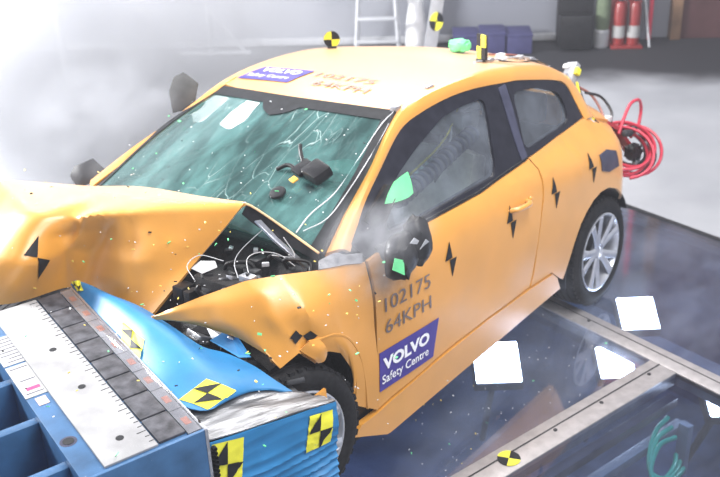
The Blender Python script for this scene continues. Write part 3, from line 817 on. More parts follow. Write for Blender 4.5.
# scuttle lip pushed up along the base of the screen
loft('scuttle_lip', [[(2.25, .735, 1.005), (2.27, .60, 1.05), (2.30, .47, 1.11), (2.31, .40, 1.15)], [(2.24, .735, 1.035), (2.25, .56, 1.108), (2.288, .455, 1.176), (2.30, .42, 1.19)]], BLACKP, car, 16, 4, .008)
tube('scuttle_edge_seal', [(2.242, .735, 1.038), (2.252, .56, 1.112), (2.29, .455, 1.180), (2.302, .42, 1.194)], .005, mat('pale_orange_edge', (.75, .48, .25), .5), car, 6)
# outer finisher of the A pillar and the white cable taped along it
tube('pillar_finisher', [(1.50, .548, 1.405), (1.78, .615, 1.26), (1.95, .66, 1.175), (2.23, .742, 1.03)], .010, BLACKP, car, 6)
tube('white_cable', [(1.44, .535, 1.435), (1.50, .55, 1.41), (1.60, .545, 1.365), (1.80, .575, 1.265), (1.98, .60, 1.18), (2.12, .59, 1.13), (2.22, .60, 1.085)], .003, CABLE, car, 6)
tube('white_cable', [(1.50, .55, 1.41), (1.72, .605, 1.30), (1.95, .655, 1.20), (2.10, .66, 1.12), (2.2, .62, 1.09)], .0025, CABLE, car, 6)
box('cable_clip', (1.475, .525, 1.40), (1.515, .56, 1.425), STEEL, car, .004)
box('cable_clip', (1.215, .52, 1.448), (1.265, .55, 1.462), STEEL, car, .004)

# engine bay
bay = loft('engine_bay_tray', [[(2.26, .70, .96), (2.26, .3, 1.0), (2.26, -.2, 1.0), (2.26, -.68, .97)], [(2.40, .72, .88), (2.40, .3, .88), (2.40, -.2, .88), (2.4, -.68, .9)], [(2.60, .60, .80), (2.58, .3, .74), (2.58, -.2, .72), (2.58, -.66, .75)], [(2.68, .45, .62), (2.60, .3, .55), (2.60, -.2, .5), (2.6, -.66, .5)]],
          ENGINE, car, 30, 16, .02, 40, lambda p, s, t: p + V((0, 0, .03 * noise.noise(p * 11))))
box('firewall', (2.20, -.72, .30), (2.25, .74, 1.0), ENGINE, car, .01)
box('battery_cover', (2.38, .32, .86), (2.52, .56, .95), ENGINE, car, .012)
box('fluid_bottle', (2.42, .56, .86), (2.52, .68, .965), mat('smoked_bottle', (.10, .11, .12), .3), car, .02)
prism('strut_brace', [(2.340, .500, 1.148), (2.325, .515, 1.150), (2.30, .575, 1.08), (2.255, .665, .985), (2.24, .69, .96), (2.265, .70, .955), (2.282, .672, .99), (2.325, 0.585, 1.075)], .008, STEEL, car)
prism('torn_white_bracket', [(2.62, .44, 1.04), (2.585, .455, 1.062), (2.545, .49, 1.055), (2.55, .505, 1.035), (2.60, .475, 1.02)], .006, WHITE, car)
box('metal_bracket', (2.47, .57, .98), (2.51, .63, 1.005), STEEL, car, .004)
lathe('bracket_bolt', [(.008, 0), (.008, .008)], DARKMET, car, 10, Matrix.Translation((2.49, .60, 1.005)))
for k, pts in enumerate(([(2.50, .62, 1.0), (2.44, .55, 1.04), (2.38, .56, 1.05), (2.34, .62, 1.04), (2.32, .68, 1.0)],
                         [(2.58, .40, .97), (2.55, .33, 1.0), (2.50, .35, 1.03), (2.47, .45, 1.02)],
                         [(2.30, .52, 1.12), (2.40, .48, 1.05), (2.46, .50, 1.02), (2.52, .58, 1.0)],
                         [(2.36, .60, 1.04), (2.30, .66, 1.03), (2.29, .60, 1.09)])):
    tube('engine_wire', pts, .0016, CABLE if k != 2 else LIGHTGREY, car, 6)
for k in range(9):
    random.seed(70 + k)
    x, y = 2.30 + .3 * random.random(), .25 + .42 * random.random()
    z = .99 - (x - 2.3) * .35
    box('engine_part', (x - .03, y - .03, z - .05), (x + .03 * random.random() + .01, y + .04 * random.random(), z + .02 * random.random()), [ENGINE, DARKMET, BLACKP][k % 3], car, .006)
for k in range(9):
    random.seed(900 + k)
    x, y = random.uniform(2.30, 2.56), random.uniform(.28, .62)
    zz = 1.0 - (x - 2.3) * .32
    pts = [(x, y, zz - .03), (x + random.uniform(-.06, .06), y + random.uniform(.02, .08), zz + random.uniform(0, .03)), (x + random.uniform(-.08, .08), y + random.uniform(.06, .14), zz + random.uniform(-.01, .02)), (x + random.uniform(-.1, .1), y + random.uniform(.1, .18), zz - .05)]
    tube('engine_hose', pts, random.uniform(.006, .012), [BLACKP, ENGINE, DARKMET][k % 3], car, 8)
for k in range(6):
    random.seed(950 + k)
    x, y = random.uniform(2.30, 2.55), random.uniform(.32, .66)
    zz = 1.0 - (x - 2.3) * .30
    box('plug', (-.014, -.009, -.008), (.014, .009, .008), [LIGHTGREY, BLACKP, STEEL][k % 3], car, .003, Matrix.Translation((x, y, zz + .005)) @ Matrix.Rotation(random.uniform(0, 3), 4, 'Z') @ Matrix.Rotation(random.uniform(-.6, .6), 4, 'X'))
# crushed black internals between fender edge and barrier
for k in range(14):
    random.seed(300 + k)
    t = k / 13
    c = V((2.66 - .10 * t, .42 + .42 * t, .80 - .10 * t)) + V((random.uniform(-.03, .03), random.uniform(-.04, .04), random.uniform(-.05, .03)))
    r = Matrix.Translation(c) @ Matrix.Rotation(random.uniform(0, 3), 4, 'Z') @ Matrix.Rotation(random.uniform(-.8, .8), 4, 'X')
    s = random.uniform(.03, .06)
    box('crushed_part', (-s, -s * .6, -s * .3), (s, s * .6, s * .3), [ENGINE, CRUSHED, BLACKP, DARKMET, LIGHTGREY][k % 5], car, .005, r)
loft('arch_liner_front', [[(2.60, .79, .71), (2.5, .82, .74), (2.40, .84, .70), (2.30, .85, .70), (2.24, .85, .55), (2.24, .85, .42)], [(2.60, .62, .76), (2.5, .64, .80), (2.40, .66, .78), (2.28, .66, .73), (2.2, .66, .55), (2.2, .66, .35)], [(2.66, .45, .80), (2.5, .45, .82), (2.40, .45, .80), (2.28, .45, .73), (2.2, .45, .55), (2.2, .45, .35)]], ENGINE, car, 24, 8, .01)

# interior
box('cabin_floor', (-.3, -.76, .20), (2.2, .76, .26), DASH, car)
loft('dashboard', [[(2.26, .70, .93), (2.28, .3, .97), (2.28, -.3, .97), (2.24, -.70, .93)], [(2.02, .70, 1.0), (2.02, .3, 1.02), (2.02, -.3, 1.02), (2.02, -.7, 1.0)], [(1.78, .70, .95), (1.74, .35, .97), (1.80, -.3, .95), (1.80, -.70, .94)], [(1.80, .70, .62), (1.80, .3, .62), (1.84, -.3, .62), (1.84, -.7, .62)]], DASH, car, 24, 14, .02)
sw = lathe('steering_wheel', [(.185 + .014 * math.cos(a), .014 * math.sin(a)) for a in [2 * math.pi * k / 10 for k in range(10)]], BLACKP, car, 36, Matrix.Translation((1.62, .37, .93)) @ Matrix.Rotation(math.radians(-62), 4, 'Y'), 60, ring=True)
lathe('airbag_cushion', [(.001, .16), (.12, .145), (.20, .10), (.235, .05), (.22, 0), (.12, -.03), (.001, -.035)], mat('airbag_fabric', (.62, .62, .60), .9, bump=.2), car, 28, Matrix.Translation((1.60, .37, .96)) @ Matrix.Rotation(math.radians(-62), 4, 'Y'))
def seat(y, material, x=1.05):
    s = bpy.data.objects.new('front_seat', None); COL.objects.link(s); s.parent = car; s.location = (x, y, .26); s.empty_display_size = .1
    loft('seat_cushion', [[(.0, .25, .22), (0, .1, .20), (0, -.1, .20), (0, -.25, .22)], [(.3, .26, .24), (.3, .1, .22), (.3, -.1, .22), (.3, -.26, .24)], [(.55, .25, .24), (.55, .1, .24), (.55, -.1, .24), (.55, -.25, .24)]], material, s, 14, 8, -.14)
    loft('backrest', [[(.02, .25, .16), (.05, .1, .2), (.05, -.1, .2), (.02, -.25, .16)], [(-.08, .27, .45), (-.11, .1, .45), (-.11, -.1, .45), (-.08, -.27, .45)], [(-.19, .23, .78), (-.20, .1, .80), (-.20, -.1, .80), (-.19, -.23, .78)]], material, s, 14, 12, -.11)
    box('headrest', (-.06, -.13, -.09), (.05, .13, .10), material, s, .035, Matrix.Translation((-.24, 0, .93)) @ Matrix.Rotation(-.25, 4, 'Y'))
    for d in (-.06, .06): tube('headrest_post', [(-.22, d, .78), (-.235, d, .88)], .007, STEEL, s, 6)
seat(.37, SEAT); seat(-.37, SEATD)
loft('rear_bench', [[(.50, .62, .52), (.50, 0, .50), (.50, -.62, .52)], [(.12, .62, .50), (.12, 0, .48), (.12, -.62, .5)], [(-.02, .62, .98), (-.02, 0, .98), (-.02, -.62, .98)]], SEATD, car, 20, 10, -.08)
for y in (.32, -.32): box('rear_headrest', (-.04, -.13, -.08), (.05, .13, .09), SEATD, car, .035, Matrix.Translation((.0, y, 1.07)))
# ribbed strap across the driver's window opening, loose wires behind it
strap = tube('inflated_strap', [(1.66, .66, 1.06), (1.40, .64, 1.10), (1.15, .62, 1.16), (1.0, .62, 1.20)], .036, SEATD, car, 12)
for k in range(16):
    t = k / 15
    p = V((1.63, .66, 1.065)).lerp(V((1.02, .62, 1.195)), t)
    lathe('strap_rib', [(.036, -.006), (.043, 0), (.036, .006)], PILLAR, strap, 12, Matrix.Translation(p) @ V((-.61, -.04, .13)).to_track_quat('Z', 'Y').to_matrix().to_4x4())
for k in range(3):
    tube('seat_wire', [(1.1, .3 + .08 * k, .95), (1.0, .42 + .05 * k, 1.10), (.92, .46, 1.22), (.8, .40 + .1 * k, 1.28)], .006, [YCABLE, CABLE, BCABLE][k], car, 6)
box('sensor_box', (.86, .42, 1.18), (.94, .52, 1.25), LIGHTGREY, car, .008)

# left mirror torn loose, with a green taped cap above it
mir = bpy.data.objects.new('door_mirror', None); COL.objects.link(mir); mir.parent = car; mir.empty_display_size = .1
def blob(name, c, r, material, parent, disp=.0, seed=0, rot=(0, 0, 0), n=3, flat=None):
    bm = bmesh.new(); bmesh.ops.create_icosphere(bm, subdivisions=n, radius=1)
    mt = Matrix.Translation(c) @ (Matrix.Rotation(rot[2], 4, 'Z') @ Matrix.Rotation(rot[1], 4, 'Y') @ Matrix.Rotation(rot[0], 4, 'X')) @ Matrix.Diagonal((*r, 1))
    for v in bm.verts:
        p = v.co.copy()
        for k in range(3): p[k] = math.copysign(abs(p[k]) ** .75, p[k])
        if flat is not None and p.y < flat: p.y = flat
        v.co = p * (1 + disp * noise.noise(v.co * 3 + V((seed, 0, 0))))
    bm.transform(mt)
    return finish(bm, name, material, parent, 45)
blob('mirror_housing', (2.02, .955, 1.0), (.085, .055, .085), BLACKP, mir, .25, 3, (0, .3, .25))
blob('mirror_cap', (1.925, .965, 1.035), (.06, .05, .10), BLACKP, mir, .2, 8, (0, .25, .2))
prism('mirror_glass_shard', [(2.035, 1.010, 1.07), (2.01, 1.012, 1.085), (1.985, 1.015, 1.065), (2.0, 1.015, 1.055)], .003, LIGHTGREY, mir)
prism('mirror_glass_shard', [(1.985, 1.018, 1.03), (1.95, 1.022, 1.062), (1.93, 1.022, 1.045), (1.955, 1.02, 1.04)], .003, LIGHTGREY, mir)
prism('green_tape', [(2.115, .985, .985), (2.105, .99, 1.03), (2.075, 1.01, 1.015), (2.075, 1.012, .955)], .004, GREEN, mir)
tube('mirror_arm', [(1.98, .93, .98), (1.98, .86, .97), (1.99, .80, .985)], .03, BLACKP, mir, 10)
loft('sail_panel', [[(1.80, .765, 1.13), (1.93, .795, 1.03)], [(1.775, .74, 1.16), (1.96, .78, 1.06)], [(1.81, .735, 1.19), (2.0, .765, 1.10)]], BLACKP, car, 8, 8, .02)
loft('green_tape', [[(1.86, .755, 1.125), (1.80, .762, 1.115), (1.72, .762, 1.11), (1.67, .755, 1.115)], [(1.83, .748, 1.155), (1.78, .752, 1.155), (1.71, .748, 1.155), (1.665, .742, 1.16)], [(1.775, .738, 1.19), (1.745, .735, 1.195), (1.70, .730, 1.20), (1.665, .726, 1.202)]], GREEN, car, 10, 6, .004)
# torn white plastic at the fender top corner
loft('torn_fender_edge', [[(2.32, .80, 1.012), (2.22, .824, 1.0), (2.12, .84, .978)], [(2.29, .775, 1.03), (2.22, .795, 1.045), (2.17, .80, 1.02), (2.10, .83, 1.012)]], mat('scuffed_grey_plastic', (.22, .22, .24), .5, var=.5, scale=25), car, 14, 4, .005)

# marks, numbers and stickers on the left side
def sfn(x0, z0, off=.005): return lambda u, v: V((x0 - u, S(x0 - u, z0 + v) + off + wavy(x0 - u, z0 + v), z0 + v))
lettering('test_number', '102175', sfn(2.035, .745), .30, .062, LETTERG, left_door, .0)
lettering('test_speed', '64KPH', sfn(2.035, .648), .30, .060, LETTERG, left_door, .0)
side_panel('violet_sticker', [(2.082, .402), (2.078, .578), (1.68, .578), (1.712, .402)], PURPLE, left_door, off=.004, thick=.002, extra=wavy)
lettering('sticker_name', 'VOLVO', sfn(2.062, .490, .0075), .31, .058, LETTERW, left_door, .045)
lettering('sticker_line', 'Safety Centre', sfn(2.070, .420, .0075), .315, .052, LETTERW, left_door, .012)
for x, z, par in ((1.579, .812, left_door), (1.083, .825, left_door), (.664, .845, left_quarter), (.258, .864, left_quarter)):
    side_panel('bow_tie_mark', [(x, z + .080), (x + .038, z + .004), (x - .014, z + .004)], BLACK, par, off=.005, thick=.002, extra=wavy if par is left_door else None)
    side_panel('bow_tie_mark', [(x + .004, z - .002), (x - .045, z - .002), (x - .008, z - .080)], BLACK, par, off=.005, thick=.002, extra=wavy if par is left_door else None)
ftree = tree_of(lf)
decal('fender_mark', [(2.55, .862, .835), (2.517, .863, .855), (2.488, .866, .825), (2.52, .862, .805)], ftree, BLACK, lf, .004)
decal('fender_mark', [(2.487, .866, .825), (2.455, .868, .84), (2.425, .87, .81), (2.46, .868, .79)], ftree, BLACK, lf, .004)
# roof print
rtree = tree_of(roof)
def rfn(x0, y0, off=.004, skew=0.0): return lambda u, v: V((x0 - v, y0 + u + skew * v, roofz(x0 - v, y0 + u + skew * v) + off))
bm = bmesh.new()
def rquad(a, b, c, d, n=8):   # corners TL TR BR BL as (x, y)
    rows = []
    for i in range(n + 1):
        r = []
        for j in range(n + 1):
            s, t = i / n, j / n
            x = (a[0] * (1 - t) + b[0] * t) * (1 - s) + (d[0] * (1 - t) + c[0] * t) * s
            y = (a[1] * (1 - t) + b[1] * t) * (1 - s) + (d[1] * (1 - t) + c[1] * t) * s
            r.append(V((x, y, roofz(x, y) + .004)))
        rows.append(r)
    return rows
add_grid(bm, rquad((1.265, -.47), (1.25, -.14), (1.435, -.16), (1.435, -.505)))
finish(bm, 'violet_sticker', PURPLE, roof, 60)
lettering('sticker_name', 'VOLVO', rfn(1.34, -.44, .0065), .26, .058, LETTERW, roof, .045)
lettering('sticker_line', 'Safety Centre', rfn(1.415, -.47, .0065), .28, .045, LETTERW, roof, .012)
lettering('test_number', '102175', rfn(1.32, -.09, .004), .36, .062, ROOFLET, roof, .012)
lettering('test_speed', '64KPH', rfn(1.425, -.02, .004), .33, .062, ROOFLET, roof, .012)
# green tape on the roof, wiring along the rear roof edge
blob('green_tape_lump', (.43, .16, 1.475), (.05, .06, .035), GREEN, roof, .3, 2)
tube('roof_wire', [(.70, .43, 1.46), (.45, .44, 1.435), (.22, .42, 1.40), (.05, .40, 1.355), (-.05, .44, 1.30)], .006, LIGHTGREY, roof, 6)
tube('roof_wire', [(.52, .46, 1.44), (.40, .50, 1.41), (.20, .49, 1.385), (.02, .47, 1.325)], .004, BCABLE, roof, 6)
tube('roof_wire', [(.36, .30, 1.43), (.12, .34, 1.385), (-.03, .42, 1.32)], .004, mat('brown_cable', (.30, .12, .10), .5), roof, 6)
for k, (x, y) in enumerate(((.60, .45), (.47, .45), (.25, .42), (.10, .40), (.34, .36))):
    box('cable_clamp', (x - .025, y - .018, roofz(x, y)), (x + .025, y + .018, roofz(x, y) + .02), [STEEL, WHITE, LIGHTGREY][k % 3], roof, .005)

# sensor unit and tangled cables at the rear
su = bpy.data.objects.new('rear_sensor_unit', None); COL.objects.link(su); su.parent = car; su.location = (-.18, .50, 1.22)
su.rotation_euler = (.25, .85, .1); su.empty_display_size = .1
box('case', (-.09, -.035, -.02), (.09, .035, .025), LIGHTGREY, su, .006)
for k in (-.06, 0, .06): box('connector', (k - .014, -.045, .02), (k + .014, .0, .036), WHITE if k else STEEL, su, .003)
box('yellow_tag', (-.05, .035, -.005), (-.01, .06, .03), YELLOW, su, .003)
for k, (m_, pts) in enumerate(((BCABLE, [(-.20, .54, 1.18), (-.13, .63, 1.08), (-.10, .70, 1.02), (-.18, .74, .95), (-.30, .72, .92), (-.40, .74, .90)]),
                  (YCABLE, [(-.17, .55, 1.20), (-.09, .62, 1.12), (-.06, .67, 1.06), (-.10, .70, 1.02)]),
                  (CABLE, [(-.16, .56, 1.17), (-.08, .66, 1.07), (-.07, .70, 1.02), (-.16, .74, .96)]),
                  (mat('brown_cable', (.3, .12, .1)), [(-.24, .52, 1.16), (-.33, .56, 1.10), (-.34, .62, 1.02), (-.27, .68, .98)]),
                  (BCABLE, [(-.28, .55, 1.12), (-.38, .60, 1.08), (-.40, .66, 1.0), (-.32, .70, .95)]))):
    tube('sensor_cable', pts, .008, m_, car, 6)
box('cable_socket', (-.34, .655, .93), (-.27, .70, .99), WHITE, car, .006)
plate = side_panel('dark_mount_plate', [(.15, .905), (.05, .91), (-.05, .88), (-.07, .79), (.06, .79), (.15, .82)], PILLAR, car, off=.006, thick=.004)
def coil(name, c, r, turns, spread, material, parent, seed, thick, tilt):
    random.seed(seed); pts = []
    ax = V(tilt).normalized(); u = ax.orthogonal().normalized(); w = ax.cross(u)
    n = int(turns * 20)
    ph = random.uniform(0, 6)
    for k in range(n + 1):
        a = 2 * math.pi * k / 20
        rr = r * (1 + .18 * math.sin(a * .37 + ph))
        off = (u * math.sin(a * .23 + ph) + w * math.cos(a * .31 + 2 * ph)) * spread
        pts.append(V(c) + off + (u * math.cos(a) + w * math.sin(a)) * rr + ax * (spread * .9 * math.sin(a * .19 + ph)))
    bm = bmesh.new(); add_tube(bm, pts, thick, 6, samples=n * 2)
    return finish(bm, name, material, parent, 60)
hc = bpy.data.objects.new('hose_bundle', None); COL.objects.link(hc); hc.parent = car; hc.empty_display_size = .1
coil('red_hose', (-.32, .80, .81), .15, 4, .035, REDH, hc, 4, .010, (.5, .42, .75))
coil('red_hose', (-.42, .785, .785), .15, 3, .035, REDH, hc, 9, .010, (.6, .5, .6))
tube('red_hose', [(-.30, .76, .90), (-.36, .76, .98), (-.46, .75, 1.04), (-.60, .74, 1.03), (-.66, .73, .95), (-.60, .74, .86), (-.47, .76, .84)], .010, REDH, hc, 8)
coil('black_hose', (-.40, .79, .77), .125, 3, .03, BCABLE, hc, 12, .009, (.5, .5, .7))
blob('hose_knot', (-.38, .82, .78), (.055, .04, .05), BLACKP, hc, .4, 5)
for k, (x, z) in enumerate(((-.50, .80), (-.53, .76), (-.40, .72))): box('hose_coupling', (x - .03, .82, z - .012), (x + .03, .845, z + .012), LIGHTGREY, hc, .005)
for k, (x, z) in enumerate(((-.33, .90), (-.38, .89), (-.43, .90))): blob('black_plug', (x, .79, z), (.028, .02, .018), BCABLE, hc, .2, k)

# ------------------------------------------------------------------ things on or above the car
def cw(p): return mc @ V(p)
MC3 = mc
def roof_target(name, x, y, fac, label, disc):
    e = empty(name)
    z = roofz(x, y)
    e.matrix_world = mc @ Matrix.Translation((x, y, z)) @ Matrix.Rotation(fac, 4, 'Z')
    # plate stands upright in the local YZ plane, facing +X
    if disc:
        quarter_disc(name, Matrix.Translation((0.004, 0, .050)) @ Matrix.Rotation(math.pi / 2, 4, 'Y'), .044, parent=e)
        lathe('back_disc', [(.045, -.004), (.045, .003)], DARKMET, e, 28, Matrix.Translation((0, 0, .050)) @ Matrix.Rotation(math.pi / 2, 4, 'Y'))
    else:
        for k, (a, b) in enumerate(((-1, 0), (0, 0), (-1, 1), (0, 1))):
            bm = bmesh.new(); add_box(bm, (-.003, a * .042, .012 + b * .062), (.004, a * .042 + .042, .012 + b * .062 + .062), .001)
            finish(bm, 'target_square', [YELLOW, BLACK, BLACK, YELLOW][k], e, 0)
        box('back_plate', (-.012, -.042, .012), (-.003, .042, .136), DARKMET, e, .002)
    box('foot', (-.02, -.025, -.002), (.02, .025, .014), DARKMET, e, .003)
    tag(e, label, 'target')
roof_target('roof_target', .72, -.49, math.radians(38), 'round yellow and black target disc upright on the roof edge', True)
roof_target('roof_target', .62, .42, math.radians(-28), 'checkered black and yellow upright plate near the rear roof rail', False)

def on_screen(a, b, off): return mc @ wpt(a, b, off)
#SCREENTHINGS
br = empty('black_camera_bracket')
br.matrix_world = mc @ Matrix.Translation(V((1.975, .505, 1.245))) @ Matrix.Rotation(math.radians(25), 4, 'Y') @ Matrix.Rotation(math.radians(72), 4, 'Z')
box('lens_body', (-.055, -.045, -.02), (.055, .045, .03), BLACKP, br, .014)
box('hinge_plate', (-.12, -.06, -.012), (-.05, .025, .012), BLACKP, br, .008)
tube('clamp_arm', [(-.09, -.04, .0), (-.15, -.05, .01), (-.185, -.09, .0)], .009, BLACKP, br, 8)
tube('clamp_arm', [(-.11, .0, .0), (-.165, .03, .02), (-.19, .05, .03)], .009, BLACKP, br, 8)
box('orange_tab', (-.075, -.10, -.004), (-.04, -.07, .004), mat('orange_tab_plastic', (.75, .35, .05), .5), br, .003)
tag(br, 'black camera bracket with bent arms lying on the shattered windscreen', 'bracket')
dsc = empty('black_disc')
dsc.matrix_world = mc @ Matrix.Translation(V((2.105, .40, 1.178))) @ Matrix.Rotation(math.radians(25), 4, 'Y')
lathe('rim', [(.034, -.006), (.036, 0), (.034, .006), (.026, .008)], BLACKP, dsc, 24)
lathe('face', [(.025, .008), (.022, .009), (.001, .009)], BLACK, dsc, 24)
tag(dsc, 'small black round disc near the foot of the windscreen', 'disc')

def rag(name, outline, c, normal, up, depth, material, seed, mats=None):
    """a torn shell piece: outline polygon in its plane, domed and given thickness"""
    n = V(normal).normalized(); u = V(up).normalized(); r = u.cross(n).normalized(); u = n.cross(r)
    bm = bmesh.new(); vs = [bm.verts.new((x, y, 0)) for x, y in outline]
    bm.faces.new(vs); bmesh.ops.triangulate(bm, faces=bm.faces[:])
    bmesh.ops.subdivide_edges(bm, edges=bm.edges[:], cuts=4, use_grid_fill=True)
    R_ = max(math.hypot(*p) for p in outline)
    for v in bm.verts:
        d = math.hypot(v.co.x, v.co.y) / R_
        v.co.z = depth * (1 - d * d) + .006 * noise.noise(V((v.co.x * 20, v.co.y * 20, seed)))
    ex = bmesh.ops.extrude_face_region(bm, geom=bm.faces[:])
    for v in [g for g in ex['geom'] if isinstance(g, bmesh.types.BMVert)]: v.co.z -= .01
    for v in bm.verts: v.co = V(c) + r * v.co.x + u * v.co.y + n * v.co.z
    return finish(bm, name, material, None, 40)
back = -cf
tag(rag('torn_mirror_shell', [(-.07, -.10), (-.075, .0), (-.045, .09), (.0, .115), (.075, .03), (.05, -.07), (-.02, -.10)], cw((1.577, -.75, 1.35)), back + V((0, 0, .4)), (0.1, 0, 1), .05, mat('dusty_grey_plastic', (.05, .049, .048), .7, var=.4, scale=10), 2),
    'grey mirror shell hanging in the air by the far windscreen pillar', 'mirror shell')
tag(rag('broken_mirror_cap', [(-.085, .0), (-.06, .05), (-.02, .06), (.03, .085), (.085, .03), (.06, -.02), (.0, -.045), (-.04, -.07)], cw((2.12, -.90, 1.03)), back, (0, 0, 1), .04, mat('dark_grey_plastic', (.03, .03, .034), .6), 6),
    'dark grey broken mirror cap by the far corner of the hood', 'mirror cap')

# ------------------------------------------------------------------ rigid barrier block
B0 = V((3.072, .92, 0)); PB = math.radians(-15.2)
MB = Matrix.Translation(B0) @ Matrix.Rotation(PB, 4, 'Z')
TZ = .95
blk = empty('barrier_block'); blk.matrix_world = MB
tag(blk, 'blue steel barrier block with a white scale and dark tiles on top', 'barrier')
box('body', (.02, -1.17, 0), (1.05, 0, .70), BARRIER, blk, .006)
box('top_plate', (-.045, -1.17, .70), (.345, 0, TZ - .006), BARRIER, blk, .004)
# pocketed top behind the scale: walls around open cells
box('side_wall', (.345, -.030, .70), (1.05, 0, TZ - .006), BARRIER, blk, .003)
box('side_wall', (.345, -1.17, .70), (1.05, -1.14, TZ - .006), BARRIER, blk, .003)
box('back_wall', (1.02, -1.14, .70), (1.05, -.03, TZ - .006), BARRIER, blk, .003)
for w in (-.14, -.42, -.70, -.95): box('rib', (.345, w - .018, .70), (1.02, w + .018, TZ - .03), BARRIER, blk, .003)
box('long_rib', (.62, -1.14, .70), (.65, -.03, TZ - .05), BARRIER, blk, .003)
end = box('end_plate', (-.05, 0, .0), (1.05, .012, TZ + .004), BARRIER, blk, .002)
box('face_plate', (-.053, -1.17, .0), (-.045, .012, TZ + .004), STEEL, blk, .001)
sc_ = box('scale_board', (.098, -1.165, TZ - .006), (.270, -.018, TZ + .002), RULER, blk, .001)
for k in range(38):
    w = -1.14 + k * .0295
    long = k % 5 == 0
    box('tick_mark', (.100, w, TZ + .002), (.100 + (.030 if long else .015), w + .003, TZ + .0028), BLACK, sc_, 0, smooth=0)
for k, (u, w) in enumerate(((.17, -.756), (.172, -.464), (.18, -.12))):
    lathe('countersunk_hole', [(.013, 0), (.013, .0012), (.009, .0016), (.001, .0014)], BLACK, sc_, 16, Matrix.Translation((u, w, TZ + .0019)))
for k, (u, w, s) in enumerate(((.311, -.213, .020),)):
    lathe('worn_hole_ring', [(.027, 0), (.027, .0006), (.02, .0008)], PILLAR, blk, 20, Matrix.Translation((u, w, TZ - .006)))
    lathe('bolt_hole', [(.018, 0), (.018, .0016), (.001, .0012)], BLACK, blk, 16, Matrix.Translation((u, w, TZ - .0055)))
for k in range(8):
    w0 = -1.165 + k * .1434
    box('rubber_tile', (.004, w0 + .003, TZ - .006), (.092, w0 + .1385, TZ + .004), TILE, blk, .0025)
st = box('marker_strip', (-.043, -1.165, TZ - .006), (.0, -.005, TZ + .0005), STRIP, blk, .001)
for k in range(8):
    w0 = -1.10 + k * .1434
    box('red_mark', (-.034, w0, TZ + .0005), (-.012, w0 + .042, TZ + .0013), REDMARK, st, 0, smooth=0)
    box('strip_joint', (-.043, w0 + .088, TZ + .0005), (0, w0 + .091, TZ + .0012), DARKMET, st, 0, smooth=0)
box('clear_cover', (-.044, -1.165, TZ + .003), (.0, -.004, TZ + .006), CLEAR, st, .0005)
box('corner_frame', (-.055, -.004, .70), (-.045, .014, TZ + .008), STEEL, blk, .001)
# papers on the block
def paper(name, u0, u1, w0, w1, rz, label, lines, stripe=None):
    e = empty(name); e.matrix_world = MB @ Matrix.Translation(((u0 + u1) / 2, (w0 + w1) / 2, TZ - .0055)) @ Matrix.Rotation(rz, 4, 'Z')
    a, b = (u1 - u0) / 2, (w1 - w0) / 2
    box('sheet', (-a, -b, 0), (a, b, .0012), PAPER, e, 0, smooth=0)
    for k in range(lines):
        y = -b * .8 + 1.6 * b * k / max(1, lines - 1)
        box('printed_line', (-a * .8, y - .0022, .0012), (a * random.uniform(.2, .8), y + .0022, .0016), PILLAR, e, 0, smooth=0)
    if stripe: box('magenta_stroke', (-a * .7, b * .45, .0012), (a * .5, b * .62, .0018), mat('magenta_ink', (.35, .03, .14), .6), e, 0, smooth=0)
    tag(e, label, 'paper', 'papers on the barrier')
random.seed(5)
paper('taped_paper', .262, .345, -.975, -.760, 0, 'printed white paper taped beside the white scale, farther from camera', 8)
paper('taped_paper', .268, .345, -.748, -.520, 0, 'white paper with a magenta stroke taped beside the white scale', 3, True)
tag(box('paper_scrap', (.285, -.505, TZ - .0055), (.32, -.455, TZ - .0045), mat('pinkish_label', (.6, .42, .38), .7), None, 0, MB), 'small faded pinkish label below the taped papers', 'label')
# rope lying in a pocket
tag(tube('grey_wire', [MB @ V(p) for p in ((.50, -.10, .708), (.44, -.08, .715), (.40, -.06, .712), (.43, -.045, .71), (.55, -.05, .708))], .004, LIGHTGREY, None, 6), 'thin grey wire lying in the open barrier pocket', 'wire')

# ------------------------------------------------------------------ crushed honeycomb in front of the block
hb = empty('crushed_honeycomb'); hb.matrix_world = MB
tag(hb, 'crushed aluminium honeycomb with torn light blue cladding between barrier and wheel', 'crash absorber')
def corr(p, s, t):
    return p
# blue side wall, folded like an accordion (faces the camera side)
def side_rows():
    rows = []
    n = 110
    for i in range(n):
        v = i / (n - 1)
        row = []
        for j in range(36):
            u = j / 35
            x = -.072 - .485 * u
            ztop = .868 - .055 * u
            z = ztop - (ztop - .22) * v
            fold = .013 * abs(math.sin(v * 46 + 3.0 * u + 5.0 * noise.noise(V((u * 1.6, v * 2.2, 1))))) * min(1, max(.18, (v - .1) * 3.5)) * (.4 + .6 * u) * (1 + .8 * noise.noise(V((u * 4, v * 9, 7))))
            dent = .02 * noise.noise(V((u * 3, v * 4, 5)))
            row.append(V((x, -.025 - fold + dent * min(1, v * 8), z)))
        rows.append(row)
    return rows
SR = side_rows()
bm = bmesh.new(); add_grid(bm, SR, .004)
swall = finish(bm, 'folded_side_sheet', SKYBLUE, hb, 25)
stree = tree_of(swall)
# silver crushed top
def top_disp(p, s, t): return p + V((0, 0, .012 * noise.noise(V((p.x * 6, p.y * 40, 1))) + .012 * abs(noise.noise(V((p.x * 4, p.y * 18, 3))))))
loft('crushed_top', [[(-.054, -.028, .872), (-.25, -.028, .848), (-.40, -.028, .832), (-.555, -.028, .812)], [(-.054, -.10, .885), (-.25, -.12, .862), (-.40, -.12, .838), (-.53, -.08, .812)], [(-.054, -.22, .90), (-.25, -.24, .86), (-.38, -.24, .82), (-.50, -.16, .78)], [(-.054, -.5, .85), (-.22, -.5, .80), (-.30, -.45, .76), (-.38, -.35, .70)]], CRUSHED, hb, 40, 26, .006, 50, top_disp)
